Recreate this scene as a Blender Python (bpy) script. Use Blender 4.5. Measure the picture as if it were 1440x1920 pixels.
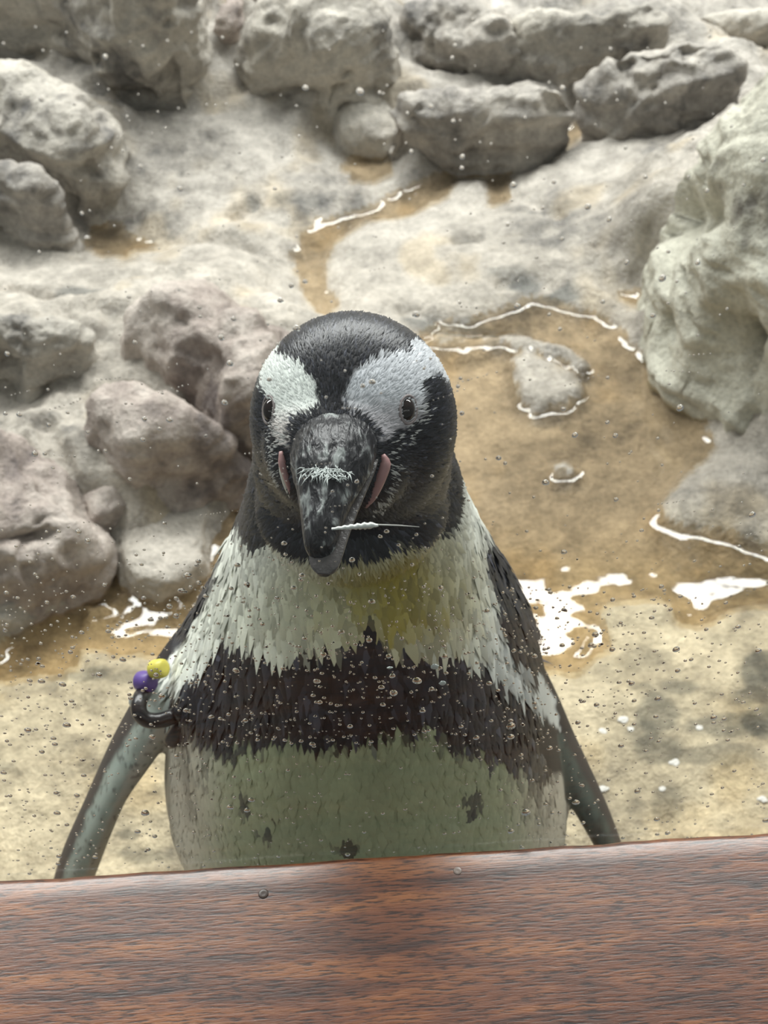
import bpy, bmesh, math, random
import numpy as np
from mathutils import Vector, Matrix
from mathutils.bvhtree import BVHTree

for o in list(bpy.data.objects): bpy.data.objects.remove(o)
S = bpy.context.scene
COL = S.collection
rng = np.random.default_rng(11)
random.seed(11)

# ------------------------------------------------------------------ camera
FPX = 2200.0                       # focal length in pixels of a 1440 x 1920 frame
PITCH, ROLL = math.radians(45), math.radians(3.66)
CAM = np.array([0.0, -0.265, 0.86])
_r0 = np.array([1.0, 0, 0]); _u0 = np.array([0, math.sin(PITCH), math.cos(PITCH)])
FWD = np.array([0, math.cos(PITCH), -math.sin(PITCH)])
RGT = math.cos(ROLL) * _r0 - math.sin(ROLL) * _u0
UPV = math.cos(ROLL) * _u0 + math.sin(ROLL) * _r0
cd = bpy.data.cameras.new('camera'); cam = bpy.data.objects.new('camera', cd); COL.objects.link(cam)
m = Matrix.Identity(4)
for i in range(3):
    m[i][0] = RGT[i]; m[i][1] = UPV[i]; m[i][2] = -FWD[i]; m[i][3] = CAM[i]
cam.matrix_world = m
cd.sensor_fit = 'VERTICAL'; cd.sensor_height = 36.0; cd.sensor_width = 27.0
cd.lens = 36.0 * FPX / 1920.0
cd.clip_start = 0.01
cd.dof.use_dof = True; cd.dof.focus_distance = 0.44; cd.dof.aperture_fstop = 21.0
S.camera = cam

# ------------------------------------------------------------------ world, light, exposure
W = bpy.data.worlds.new('world'); S.world = W; W.use_nodes = True
bg = W.node_tree.nodes['Background']
bg.inputs[0].default_value = (0.90, 0.95, 1.0, 1); bg.inputs[1].default_value = 0.32
ld = bpy.data.lights.new('skylight', 'AREA'); lo = bpy.data.objects.new('skylight', ld); COL.objects.link(lo)
ld.shape = 'RECTANGLE'; ld.size = 6.4; ld.size_y = 1.0; ld.energy = 640; ld.color = (1.0, 0.985, 0.985)
lo.location = (0.1, 3.155 - 0.5, 3.2); lo.rotation_euler = (0, 0, math.radians(2.5))
S.view_settings.view_transform = 'Standard'; S.view_settings.look = 'None'
S.view_settings.gamma = 1.0; S.view_settings.exposure = -0.25
S.view_settings.use_curve_mapping = False

# ------------------------------------------------------------------ pixel helpers
def ray(px, py):
    d = (px - 720) / FPX * RGT - (py - 960) / FPX * UPV + FWD
    return d / np.linalg.norm(d)
def on_z(px, py, z=0.0):
    d = ray(px, py); return CAM + d * (z - CAM[2]) / d[2]
def on_y(px, py, y):
    d = ray(px, py); return CAM + d * (y - CAM[1]) / d[1]
def project(P):
    q = P - CAM; zf = q @ FWD
    return np.stack([720 + FPX * (q @ RGT) / zf, 960 - FPX * (q @ UPV) / zf], -1)

# ------------------------------------------------------------------ noise and fields
def _hash(ix, iy, iz):
    h = (ix.astype(np.int64) * 374761393 + iy.astype(np.int64) * 668265263 + iz.astype(np.int64) * 2147483647 * 3 + 1013) & 0xffffffff
    h = ((h ^ (h >> 13)) * 1274126177) & 0xffffffff
    h = ((h ^ (h >> 16)) * 2246822519) & 0xffffffff
    return ((h ^ (h >> 15)) & 0xffff) / 32767.5 - 1.0
def vnoise(x, y, z):
    x, y, z = np.broadcast_arrays(np.asarray(x, float), np.asarray(y, float), np.asarray(z, float))
    ix, iy, iz = np.floor(x), np.floor(y), np.floor(z)
    fx, fy, fz = x - ix, y - iy, z - iz
    u, v, w = [t * t * t * (t * (t * 6 - 15) + 10) for t in (fx, fy, fz)]
    r = 0
    for a in (0, 1):
        for b in (0, 1):
            for c in (0, 1):
                r = r + (u if a else 1 - u) * (v if b else 1 - v) * (w if c else 1 - w) * _hash(ix + a, iy + b, iz + c)
    return r
def fbm(x, y, z=0.0, scale=1.0, octaves=4, ridged=False, gain=0.5):
    t = 0; a = 1.0; s = scale; n = 0
    for k in range(octaves):
        v = vnoise(x * s + 17.3 * k, y * s - 9.1 * k, z * s + 4.7 * k + 0.37)
        if ridged: v = 1 - 2 * np.abs(v)
        t = t + a * v; n += a; a *= gain; s *= 2.03
    return t / n
def sstep(a, b, x):
    t = np.clip((x - a) / (b - a), 0, 1); return t * t * (3 - 2 * t)
def sdf_poly(P, poly):
    """signed distance, positive inside"""
    P = np.asarray(P, float); poly = np.asarray(poly, float)
    d2 = np.full(len(P), 1e18); ins = np.zeros(len(P), bool)
    for i in range(len(poly)):
        a = poly[i]; b = poly[(i + 1) % len(poly)]; e = b - a
        w = P - a
        t = np.clip((w @ e) / max(e @ e, 1e-12), 0, 1)
        q = w - t[:, None] * e
        d2 = np.minimum(d2, (q * q).sum(1))
        c = ((a[1] <= P[:, 1]) & (b[1] > P[:, 1])) | ((b[1] <= P[:, 1]) & (a[1] > P[:, 1]))
        den = b[1] - a[1]
        if abs(den) > 1e-12:
            xi = a[0] + (P[:, 1] - a[1]) / den * e[0]
            ins ^= c & (P[:, 0] < xi)
    d = np.sqrt(d2); return np.where(ins, d, -d)

# ------------------------------------------------------------------ object helpers
def tag(o, label=None, cat=None, group=None, kind=None):
    if label: o['label'] = label
    if cat: o['category'] = cat
    if group: o['group'] = group
    if kind: o['kind'] = kind
    return o
def link(name, me, mat=None, parent=None, smooth=True):
    o = bpy.data.objects.new(name, me); COL.objects.link(o)
    if mat is not None and not me.materials: me.materials.append(mat)
    if smooth: me.polygons.foreach_set('use_smooth', np.ones(len(me.polygons), bool))
    if parent is not None: o.parent = parent
    return o
def mesh_of(name, V, Fc):
    me = bpy.data.meshes.new(name); me.from_pydata([tuple(v) for v in V], [], Fc); me.update(); return me
def quad_mesh(name, V, Q):
    """fast mesh from numpy vertices and an (n,k) face array"""
    me = bpy.data.meshes.new(name); V = np.asarray(V, np.float32); Q = np.asarray(Q, np.int32); k = Q.shape[1]
    me.vertices.add(len(V)); me.vertices.foreach_set('co', V.ravel())
    me.loops.add(Q.size); me.loops.foreach_set('vertex_index', Q.ravel())
    me.polygons.add(len(Q)); me.polygons.foreach_set('loop_start', np.arange(0, Q.size, k, dtype=np.int32))
    me.update(calc_edges=True); return me
def set_color(me, name, C):
    a = me.attributes.new(name, 'FLOAT_COLOR', 'POINT')
    A = np.ones((len(C), 4), np.float32); A[:, :3] = C; a.data.foreach_set('color', A.ravel())
def empty(name, loc=(0, 0, 0)):
    o = bpy.data.objects.new(name, None); o.empty_display_size = 0.02; o.location = loc; COL.objects.link(o); return o
def loft(rings, cap=True):
    """rings: list of (n,3) arrays -> V, F"""
    n = len(rings[0]); V = np.concatenate(rings); Fc = []
    for i in range(len(rings) - 1):
        for j in range(n):
            a = i * n + j; b = i * n + (j + 1) % n
            Fc.append((a, b, b + n, a + n))
    if cap:
        V = np.concatenate([V, [rings[0].mean(0)], [rings[-1].mean(0)]]); c0 = len(V) - 2; c1 = len(V) - 1; o = (len(rings) - 1) * n
        for j in range(n):
            Fc.append((c0, (j + 1) % n, j)); Fc.append((c1, o + j, o + (j + 1) % n))
    return V, Fc
def tube(path, rad, n=10, flat=None):
    path = np.asarray(path, float); rings = []
    rad = np.broadcast_to(rad, (len(path),))
    t = np.gradient(path, axis=0); t /= np.linalg.norm(t, axis=1)[:, None] + 1e-12
    ref = np.array([0, 0, 1.0]) if abs(t[0][2]) < 0.9 else np.array([1.0, 0, 0])
    for i in range(len(path)):
        a = np.cross(t[i], ref); a /= np.linalg.norm(a); b = np.cross(t[i], a); ref = -b if False else ref
        th = np.linspace(0, 2 * np.pi, n, endpoint=False)
        rings.append(path[i] + rad[i] * (np.cos(th)[:, None] * a + np.sin(th)[:, None] * b))
    return loft(rings)
def spline(P, n):
    """Catmull-Rom resample of control rows"""
    P = np.asarray(P, float); Q = np.vstack([2 * P[0] - P[1], P, 2 * P[-1] - P[-2]]); out = []
    ts = np.linspace(0, len(P) - 1 - 1e-9, n)
    for t in ts:
        i = int(t); f = t - i; a, b, c, d = Q[i:i + 4]
        out.append(0.5 * (2 * b + (c - a) * f + (2 * a - 5 * b + 4 * c - d) * f * f + (3 * b - 3 * c + d - a) * f ** 3))
    return np.array(out)

# ------------------------------------------------------------------ materials
def newmat(name):
    M = bpy.data.materials.new(name); M.use_nodes = True; nt = M.node_tree
    return M, nt, nt.nodes['Principled BSDF'], nt.nodes['Material Output']
def N(nt, t, **kw):
    n = nt.nodes.new(t)
    for k, v in kw.items():
        if k in n.inputs: n.inputs[k].default_value = v
        else: setattr(n, k, v)
    return n
def plain(name, col, rough=0.5, spec=0.5, coat=0.0, bump=0, bscale=200):
    M, nt, P, out = newmat(name)
    P.inputs['Base Color'].default_value = (*col, 1); P.inputs['Roughness'].default_value = rough
    P.inputs['Specular IOR Level'].default_value = spec; P.inputs['Coat Weight'].default_value = coat
    tc = N(nt, 'ShaderNodeTexCoord'); nz = N(nt, 'ShaderNodeTexNoise', Scale=bscale, Detail=4.0)
    nt.links.new(tc.outputs['Object'], nz.inputs['Vector'])
    hv = N(nt, 'ShaderNodeHueSaturation'); hv.inputs['Color'].default_value = (*col, 1)
    mr = N(nt, 'ShaderNodeMapRange'); mr.inputs['To Min'].default_value = 0.8; mr.inputs['To Max'].default_value = 1.2
    nt.links.new(nz.outputs['Fac'], mr.inputs['Value']); nt.links.new(mr.outputs[0], hv.inputs['Value'])
    nt.links.new(hv.outputs[0], P.inputs['Base Color'])
    if bump:
        b = N(nt, 'ShaderNodeBump', Strength=bump, Distance=0.002)
        nt.links.new(nz.outputs['Fac'], b.inputs['Height']); nt.links.new(b.outputs[0], P.inputs['Normal'])
    return M

def rock_mat(name, pale, mid, dark, attr=False, rough=0.5):
    M, nt, P, out = newmat(name); L = nt.links.new
    geo = N(nt, 'ShaderNodeNewGeometry')
    n1 = N(nt, 'ShaderNodeTexNoise', Scale=7.0, Detail=6.0, Roughness=0.62); L(geo.outputs['Position'], n1.inputs['Vector'])
    n2 = N(nt, 'ShaderNodeTexNoise', Scale=38.0, Detail=6.0, Roughness=0.65); L(geo.outputs['Position'], n2.inputs['Vector'])
    n3 = N(nt, 'ShaderNodeTexNoise', Scale=190.0, Detail=5.0, Roughness=0.7); L(geo.outputs['Position'], n3.inputs['Vector'])
    ad = N(nt, 'ShaderNodeMath', operation='MULTIPLY_ADD'); L(n2.outputs['Fac'], ad.inputs[0]); ad.inputs[1].default_value = 0.55; L(n1.outputs['Fac'], ad.inputs[2])
    r = N(nt, 'ShaderNodeValToRGB'); e = r.color_ramp.elements
    e[0].position = 0.57; e[0].color = (*dark, 1); e[1].position = 0.90; e[1].color = (*pale, 1)
    k = e.new(0.72); k.color = (*mid, 1)
    L(ad.outputs[0], r.inputs['Fac'])
    mx = N(nt, 'ShaderNodeMix', data_type='RGBA', blend_type='MULTIPLY'); mx.inputs['Factor'].default_value = 1.0
    L(r.outputs[0], mx.inputs[6])
    r3 = N(nt, 'ShaderNodeMapRange'); r3.inputs['From Min'].default_value = 0.3; r3.inputs['From Max'].default_value = 0.7
    r3.inputs['To Min'].default_value = 0.72; r3.inputs['To Max'].default_value = 1.18
    L(n3.outputs['Fac'], r3.inputs['Value']); L(r3.outputs[0], mx.inputs[7])
    last = mx.outputs[2]
    if attr:
        at = N(nt, 'ShaderNodeAttribute', attribute_name='tint')
        m2 = N(nt, 'ShaderNodeMix', data_type='RGBA', blend_type='MULTIPLY'); m2.inputs['Factor'].default_value = 1.0
        L(last, m2.inputs[6]); L(at.outputs['Color'], m2.inputs[7]); last = m2.outputs[2]
    L(last, P.inputs['Base Color'])
    rr = N(nt, 'ShaderNodeMapRange'); rr.inputs['To Min'].default_value = rough - 0.2; rr.inputs['To Max'].default_value = rough + 0.25
    L(n2.outputs['Fac'], rr.inputs['Value'])
    if attr:
        aw = N(nt, 'ShaderNodeAttribute', attribute_name='wet'); sub = N(nt, 'ShaderNodeMath', operation='MULTIPLY_ADD', use_clamp=True)
        L(aw.outputs['Fac'], sub.inputs[0]); sub.inputs[1].default_value = -0.42; L(rr.outputs[0], sub.inputs[2])
        mxr = N(nt, 'ShaderNodeMath', operation='MAXIMUM'); L(sub.outputs[0], mxr.inputs[0]); mxr.inputs[1].default_value = 0.10
        L(mxr.outputs[0], P.inputs['Roughness'])
    else: L(rr.outputs[0], P.inputs['Roughness'])
    P.inputs['Specular IOR Level'].default_value = 0.45
    hh = N(nt, 'ShaderNodeMath', operation='MULTIPLY_ADD'); L(n3.outputs['Fac'], hh.inputs[0]); hh.inputs[1].default_value = 0.35; L(n2.outputs['Fac'], hh.inputs[2])
    vo = N(nt, 'ShaderNodeTexNoise', Scale=21.0, Detail=7.0, Roughness=0.7, Distortion=0.8); vo.noise_type = 'RIDGED_MULTIFRACTAL'; L(geo.outputs['Position'], vo.inputs['Vector'])
    h2 = N(nt, 'ShaderNodeMath', operation='MULTIPLY_ADD'); L(vo.outputs['Fac'], h2.inputs[0]); h2.inputs[1].default_value = 0.28; L(hh.outputs[0], h2.inputs[2])
    b = N(nt, 'ShaderNodeBump', Strength=0.75, Distance=0.014); L(h2.outputs[0], b.inputs['Height']); L(b.outputs[0], P.inputs['Normal'])
    return M

M_GROUND = rock_mat('ground_rock', (0.56, 0.51, 0.44), (0.42, 0.38, 0.325), (0.20, 0.185, 0.165), attr=True, rough=0.5)
M_GREY = rock_mat('grey_rock', (0.60, 0.555, 0.48), (0.43, 0.395, 0.345), (0.15, 0.14, 0.13))
M_PALE = rock_mat('pale_rock', (0.68, 0.66, 0.55), (0.52, 0.50, 0.41), (0.16, 0.145, 0.12))
M_PINK = rock_mat('pinkish_rock', (0.58, 0.51, 0.45), (0.40, 0.335, 0.295), (0.16, 0.13, 0.12))
M_DARK = rock_mat('dark_rock', (0.55, 0.505, 0.445), (0.34, 0.312, 0.28), (0.12, 0.112, 0.104), rough=0.42)

def front_fresnel(nt, ior, bump=None):
    # thin sheet: reflect at the outer face only, no total reflection inside
    geo = N(nt, 'ShaderNodeNewGeometry'); fr = N(nt, 'ShaderNodeFresnel', IOR=ior)
    if bump is not None: nt.links.new(bump.outputs[0], fr.inputs['Normal'])
    inv = N(nt, 'ShaderNodeMath', operation='SUBTRACT'); inv.inputs[0].default_value = 1.0; nt.links.new(geo.outputs['Backfacing'], inv.inputs[1])
    mu = N(nt, 'ShaderNodeMath', operation='MULTIPLY'); nt.links.new(fr.outputs[0], mu.inputs[0]); nt.links.new(inv.outputs[0], mu.inputs[1])
    return mu
def water_mat():
    M, nt, P, out = newmat('puddle_water'); L = nt.links.new; nt.nodes.remove(P)
    tr = N(nt, 'ShaderNodeBsdfTransparent'); tr.inputs[0].default_value = (0.85, 0.77, 0.65, 1)
    gl = N(nt, 'ShaderNodeBsdfGlossy'); gl.inputs['Roughness'].default_value = 0.03; gl.inputs['Color'].default_value = (1, 1, 1, 1)
    geo = N(nt, 'ShaderNodeNewGeometry'); nz = N(nt, 'ShaderNodeTexNoise', Scale=26.0, Detail=2.0)
    L(geo.outputs['Position'], nz.inputs['Vector'])
    b = N(nt, 'ShaderNodeBump', Strength=0.12, Distance=0.004); L(nz.outputs['Fac'], b.inputs['Height'])
    fr = front_fresnel(nt, 1.45, b); L(b.outputs[0], gl.inputs['Normal'])
    mx = N(nt, 'ShaderNodeMixShader'); L(fr.outputs[0], mx.inputs[0]); L(tr.outputs[0], mx.inputs[1]); L(gl.outputs[0], mx.inputs[2])
    L(mx.outputs[0], out.inputs['Surface']); return M
M_WATER = water_mat()

def pane_mat():
    M, nt, P, out = newmat('window_glass'); L = nt.links.new; nt.nodes.remove(P)
    tr = N(nt, 'ShaderNodeBsdfTransparent'); tr.inputs[0].default_value = (0.965, 0.985, 0.97, 1)
    gl = N(nt, 'ShaderNodeBsdfGlossy'); gl.inputs['Roughness'].default_value = 0.0
    fr = front_fresnel(nt, 1.45)
    mx = N(nt, 'ShaderNodeMixShader'); L(fr.outputs[0], mx.inputs[0]); L(tr.outputs[0], mx.inputs[1]); L(gl.outputs[0], mx.inputs[2])
    L(mx.outputs[0], out.inputs['Surface']); return M
M_PANE = pane_mat()
def drop_mat():
    M, nt, P, out = newmat('water_drop')
    P.inputs['Base Color'].default_value = (1, 1, 1, 1); P.inputs['Roughness'].default_value = 0.0
    P.inputs['IOR'].default_value = 1.33; P.inputs['Transmission Weight'].default_value = 1.0
    return M
M_DROP = drop_mat()

def wood_mat():
    M, nt, P, out = newmat('varnished_wood'); L = nt.links.new
    tc = N(nt, 'ShaderNodeTexCoord')
    mp = N(nt, 'ShaderNodeMapping'); mp.inputs['Scale'].default_value = (9.0, 75.0, 75.0); mp.inputs['Rotation'].default_value = (0, 0, math.radians(1.5)); L(tc.outputs['Object'], mp.inputs['Vector'])
    n1 = N(nt, 'ShaderNodeTexNoise', Scale=1.6, Detail=6.0, Roughness=0.6, Distortion=0.4); L(mp.outputs[0], n1.inputs['Vector'])
    mp2 = N(nt, 'ShaderNodeMapping'); mp2.inputs['Scale'].default_value = (120.0, 1100.0, 1100.0); mp2.inputs['Rotation'].default_value = (0, 0, math.radians(1.5)); L(tc.outputs['Object'], mp2.inputs['Vector'])
    n2 = N(nt, 'ShaderNodeTexNoise', Scale=1.0, Detail=3.0, Roughness=0.6); L(mp2.outputs[0], n2.inputs['Vector'])
    n4 = N(nt, 'ShaderNodeTexNoise', Scale=9.0, Detail=3.0); L(tc.outputs['Object'], n4.inputs['Vector'])
    r = N(nt, 'ShaderNodeValToRGB'); e = r.color_ramp.elements
    e[0].position = 0.32; e[0].color = (0.042, 0.014, 0.008, 1); e[1].position = 0.70; e[1].color = (0.31, 0.115, 0.034, 1)
    k = e.new(0.5); k.color = (0.155, 0.05, 0.019, 1)
    L(n1.outputs['Fac'], r.inputs['Fac'])
    r2 = N(nt, 'ShaderNodeValToRGB'); r2.color_ramp.elements[0].position = 0.38; r2.color_ramp.elements[0].color = (0.12, 0.1, 0.1, 1)
    r2.color_ramp.elements[1].position = 0.50; r2.color_ramp.elements[1].color = (1, 1, 1, 1)
    L(n2.outputs['Fac'], r2.inputs['Fac'])
    mx = N(nt, 'ShaderNodeMix', data_type='RGBA', blend_type='MULTIPLY'); mx.inputs['Factor'].default_value = 0.9
    L(r.outputs[0], mx.inputs[6]); L(r2.outputs[0], mx.inputs[7])
    L(mx.outputs[2], P.inputs['Base Color'])
    P.inputs['Roughness'].default_value = 0.33; P.inputs['Specular IOR Level'].default_value = 0.6
    P.inputs['Coat Weight'].default_value = 0.3; P.inputs['Coat Roughness'].default_value = 0.25
    b = N(nt, 'ShaderNodeBump', Strength=0.2, Distance=0.0006); L(n2.outputs['Fac'], b.inputs['Height']); L(b.outputs[0], P.inputs['Normal'])
    return M
M_WOOD = wood_mat()

def feather_mat(name, rough=0.5, spec=0.4, bump=0.25):
    M, nt, P, out = newmat(name); L = nt.links.new
    at = N(nt, 'ShaderNodeAttribute', attribute_name='tint'); L(at.outputs['Color'], P.inputs['Base Color'])
    P.inputs['Roughness'].default_value = rough; P.inputs['Specular IOR Level'].default_value = spec
    tc = N(nt, 'ShaderNodeTexCoord'); nz = N(nt, 'ShaderNodeTexNoise', Scale=900.0, Detail=2.0); L(tc.outputs['Object'], nz.inputs['Vector'])
    b = N(nt, 'ShaderNodeBump', Strength=bump, Distance=0.0006); L(nz.outputs['Fac'], b.inputs['Height']); L(b.outputs[0], P.inputs['Normal'])
    return M
M_SKIN = feather_mat('body_plumage', 0.55, 0.3)
M_FEATHER = feather_mat('feather_vane', 0.40, 0.6, 0.15)

# ================================================================== SETTING
# ---- traced outlines, in photo pixels, laid on the ground where they touch it
PUD = {
 'big': [(800, 632), (900, 612), (965, 585), (1010, 570), (1100, 592), (1180, 650), (1245, 705), (1300, 775), (1312, 830), (1275, 885),
         (1240, 940), (1235, 975), (1290, 1000), (1370, 1010), (1440, 1042), (1560, 1060), (1560, 1110), (1440, 1115), (1380, 1135), (1330, 1162), (1285, 1165), (1275, 1130), (1230, 1105), (1160, 1110),
         (1100, 1128), (1095, 1160), (1122, 1210), (1095, 1232), (1060, 1245), (1010, 1248), (930, 1240), (820, 1150), (760, 1000), (740, 800), (760, 680)],
 'left': [(-120, 1240), (0, 1222), (45, 1195), (85, 1150), (150, 1108), (188, 1082), (180, 1040), (205, 1062), (235, 1090), (252, 1125), (275, 1143), (320, 1138), (350, 1112), (400, 1095),
          (402, 1000), (425, 905), (445, 850), (520, 860), (560, 1000), (500, 1150), (400, 1240), (330, 1235), (290, 1215), (210, 1215), (150, 1215), (140, 1245), (90, 1262), (0, 1275), (-120, 1290)],
 'channel': [(556, 475), (575, 445), (610, 422), (690, 392), (760, 360), (860, 318), (960, 305), (1020, 282), (1065, 240), (1100, 225), (1080, 262), (1020, 305), (950, 322),
             (945, 380), (930, 385), (920, 335), (860, 335), (800, 375), (770, 400), (690, 415), (635, 440), (612, 480), (610, 530), (625, 575), (605, 590), (580, 545), (562, 510)],
 'small': [(165, 460), (185, 432), (212, 424), (240, 440), (300, 468), (250, 470), (235, 484), (195, 482)],
 'nook': [(650, 300), (690, 288), (725, 300), (735, 330), (700, 345), (660, 342)],
 'ledge': [(1165, 555), (1215, 548), (1255, 562), (1275, 590), (1240, 595), (1200, 580)],
 'far': [(1220, -10), (1290, -25), (1340, 10), (1330, 30), (1260, 25)],
}
PUDW = {k: np.array([on_z(*p)[:2] for p in v]) for k, v in PUD.items()}
PDEP = {'big': 0.022, 'left': 0.018, 'channel': 0.013, 'small': 0.010, 'nook': 0.008, 'ledge': 0.009, 'far': 0.012}
LEVEL = -0.004
ISLES = [[(948, 672), (985, 660), (1050, 690), (1088, 705), (1095, 735), (1060, 765), (1000, 772), (975, 730)],
         [(1030, 870), (1060, 862), (1088, 880), (1075, 895), (1045, 888)],
         [(790, 640), (850, 622), (960, 625), (1060, 650), (1120, 690), (1090, 690), (1030, 665), (940, 645), (850, 650)],
         [(1240, 960), (1290, 900), (1360, 870), (1440, 860), (1440, 1020), (1330, 990)],
         [(150, 1118), (165, 1135), (205, 1128), (205, 1140), (165, 1146)],
         [(1085, 1190), (1110, 1190), (1115, 1215), (1090, 1215)]]
ISLW = [np.array([on_z(*p)[:2] for p in v]) for v in ISLES]

# ---- boulders: (label, material, outline px, height m, lean to viewer, rim width share, roughness)
BOULD = [
 ('tall cream boulder with dark hollow in its flank', M_PALE, [(1243, 420), (1262, 300), (1310, 245), (1390, 200), (1470, 160), (1600, 170), (1640, 600), (1560, 790), (1440, 785), (1385, 760), (1335, 690), (1290, 640), (1268, 560), (1250, 480)], 0.24, 0.05, 0.5, 1.0),
 ('rugged grey overhanging rock with deep shade beneath its ledge', M_GREY, [(-150, 110), (0, 90), (90, 120), (180, 175), (230, 225), (300, 240), (370, 235), (395, 170), (402, 60), (385, -60), (150, -110), (-150, -90)], 0.26, 0.32, 0.35, 1.2),
 ('sloping grey rock slab below the shaded overhang', M_GREY, [(-140, 130), (0, 105), (75, 125), (150, 170), (205, 235), (225, 300), (215, 350), (165, 372), (100, 345), (40, 320), (-140, 330)], 0.13, 0.1, 0.45, 1.1),
 ('low purple-grey rock with black crack along its foot', M_DARK, [(-140, 310), (-10, 312), (60, 345), (110, 392), (125, 425), (70, 442), (0, 420), (-140, 440)], 0.08, 0.05, 0.5, 1.0),
 ('smooth pale boulder with scooped dark underside', M_GREY, [(462, 160), (475, 95), (540, 30), (640, 5), (715, 40), (748, 105), (742, 165), (690, 208), (620, 222), (560, 200), (490, 198)], 0.15, 0.12, 0.5, 0.9),
 ('pinkish brown rock wedged behind the overhanging rock', M_PINK, [(392, 120), (395, 20), (430, -50), (540, -50), (610, 5), (570, 45), (510, 85), (478, 150), (430, 172)], 0.15, 0.12, 0.45, 1.0),
 ('long knobbly dark grey boulder on ridge', M_DARK, [(735, 110), (745, 50), (790, 18), (870, 25), (915, 80), (950, 130), (975, 150), (900, 158), (820, 130), (770, 120)], 0.10, 0.12, 0.5, 1.2),
 ('bumpy grey boulder undercut above the water channel', M_DARK, [(715, 270), (745, 205), (800, 180), (880, 165), (980, 175), (1060, 205), (1085, 232), (1040, 275), (975, 305), (905, 302), (830, 305), (760, 300)], 0.11, 0.16, 0.4, 1.1),
 ('broad grey ridge rock sloping down to the tan path', M_GREY, [(920, 90), (960, 30), (1080, 15), (1200, 50), (1250, 95), (1220, 140), (1130, 150), (1060, 165), (985, 150)], 0.12, 0.05, 0.6, 0.9),
 ('dark grey pitted boulder beside the broad ridge', M_DARK, [(1095, 195), (1140, 130), (1220, 95), (1310, 90), (1380, 125), (1400, 175), (1340, 215), (1265, 245), (1190, 225), (1130, 215)], 0.11, 0.1, 0.5, 1.1),
 ('grey stone mound with wet crest touching the far pool', M_GREY, [(1265, 60), (1290, 30), (1360, 25), (1430, 50), (1460, 95), (1400, 100), (1320, 85)], 0.06, 0.05, 0.5, 1.0),
 ('peaked brown rock ridge with steep shaded face by penguin head', M_PINK, [(215, 610), (300, 545), (365, 505), (400, 490), (425, 520), (470, 590), (540, 600), (560, 720), (500, 835), (430, 832), (395, 770), (330, 715), (270, 660)], 0.115, 0.18, 0.42, 0.8),
 ('rounded mauve-brown boulder with dark flank above the low slab', M_PINK, [(140, 800), (180, 745), (240, 695), (285, 700), (335, 760), (410, 815), (450, 850), (395, 880), (320, 918), (262, 935), (225, 890), (165, 850)], 0.085, 0.06, 0.45, 0.8),
 ('squarish tan boulder with black crevice under its front', M_GREY, [(-60, 575), (0, 570), (60, 588), (125, 620), (190, 640), (185, 690), (125, 735), (65, 748), (35, 715), (-60, 700)], 0.11, 0.16, 0.45, 0.9),
 ('furrowed brown rock rising out of the shallow puddle', M_PINK, [(-100, 830), (0, 800), (65, 820), (110, 870), (150, 940), (175, 1015), (120, 1042), (60, 1075), (0, 1100), (-100, 1130)], 0.07, 0.1, 0.45, 1.1),
 ('low flat tan slab of rock with pitted top at waterside', M_GROUND, [(195, 1000), (235, 945), (300, 915), (400, 875), (440, 860), (425, 920), (402, 1000), (400, 1075), (345, 1110), (300, 1133), (262, 1125), (225, 1075)], 0.034, 0.05, 0.18, 1.0),
 ('smooth beige ledge of rock dipping into brown water', M_GREY, [(-100, 1110), (0, 1080), (80, 1060), (160, 1045), (185, 1070), (140, 1100), (80, 1140), (30, 1185), (-100, 1215)], 0.032, 0.1, 0.4, 0.8),
 ('brown stone filling the gap under the mauve boulder', M_PINK, [(110, 880), (150, 850), (220, 890), (262, 940), (215, 1005), (180, 1020), (150, 950)], 0.035, 0.1, 0.45, 0.9),
 ('lumpy grey rock in front of the scooped pale boulder', M_GREY, [(585, 215), (630, 170), (715, 148), (780, 185), (760, 240), (722, 292), (665, 288), (612, 250)], 0.06, 0.08, 0.5, 1.1),
 ('small rounded stone half sunk at big puddle edge', M_DARK, [(1222, 650), (1245, 642), (1275, 655), (1280, 670), (1250, 678), (1228, 668)], 0.022, 0.1, 0.5, 0.6),
 ('long weathered grey rock at back edge of the enclosure', M_GREY, [(560, -30), (640, -60), (720, -40), (735, 10), (690, 20), (610, 12)], 0.10, 0.1, 0.5, 1.0),
]
FOOT = [(np.array([on_z(px, py, b_[3] * 0.5 * (max(q[1] for q in b_[2]) - py) / (max(q[1] for q in b_[2]) - min(q[1] for q in b_[2])))[:2] for px, py in b_[2]]), b_[3]) for b_ in BOULD]
CRACKS = [[(20, 565), (80, 585), (130, 600), (210, 612)], [(735, 30), (745, 80), (800, 118), (900, 152), (935, 158)], [(1060, 180), (1110, 200), (1160, 232), (1230, 262)], [(225, 408), (262, 428)],
          [(940, 545), (1000, 540), (1080, 565), (1115, 578)], [(590, 412), (680, 388), (760, 356)], [(760, 596), (850, 606), (960, 630), (1050, 650)], [(455, 185), (520, 192), (610, 188)],
          [(110, 880), (150, 960), (182, 1040)], [(440, 425), (490, 400)], [(1000, 390), (1050, 430)], [(0, 425), (60, 425), (125, 445)], [(860, 460), (895, 460)], [(200, 470), (310, 468), (420, 470), (540, 510)], [(470, 240), (540, 232), (640, 250)], [(1120, 500), (1145, 515)]]
CRKW = [np.array([on_z(*p)[:2] for p in v]) for v in CRACKS]
def polyline_d(P, L_):
    d2 = np.full(len(P), 1e18)
    for a, b in zip(L_[:-1], L_[1:]):
        e = b - a; w = P - a; t = np.clip((w @ e) / (e @ e), 0, 1); q = w - t[:, None] * e; d2 = np.minimum(d2, (q * q).sum(1))
    return np.sqrt(d2)
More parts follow.
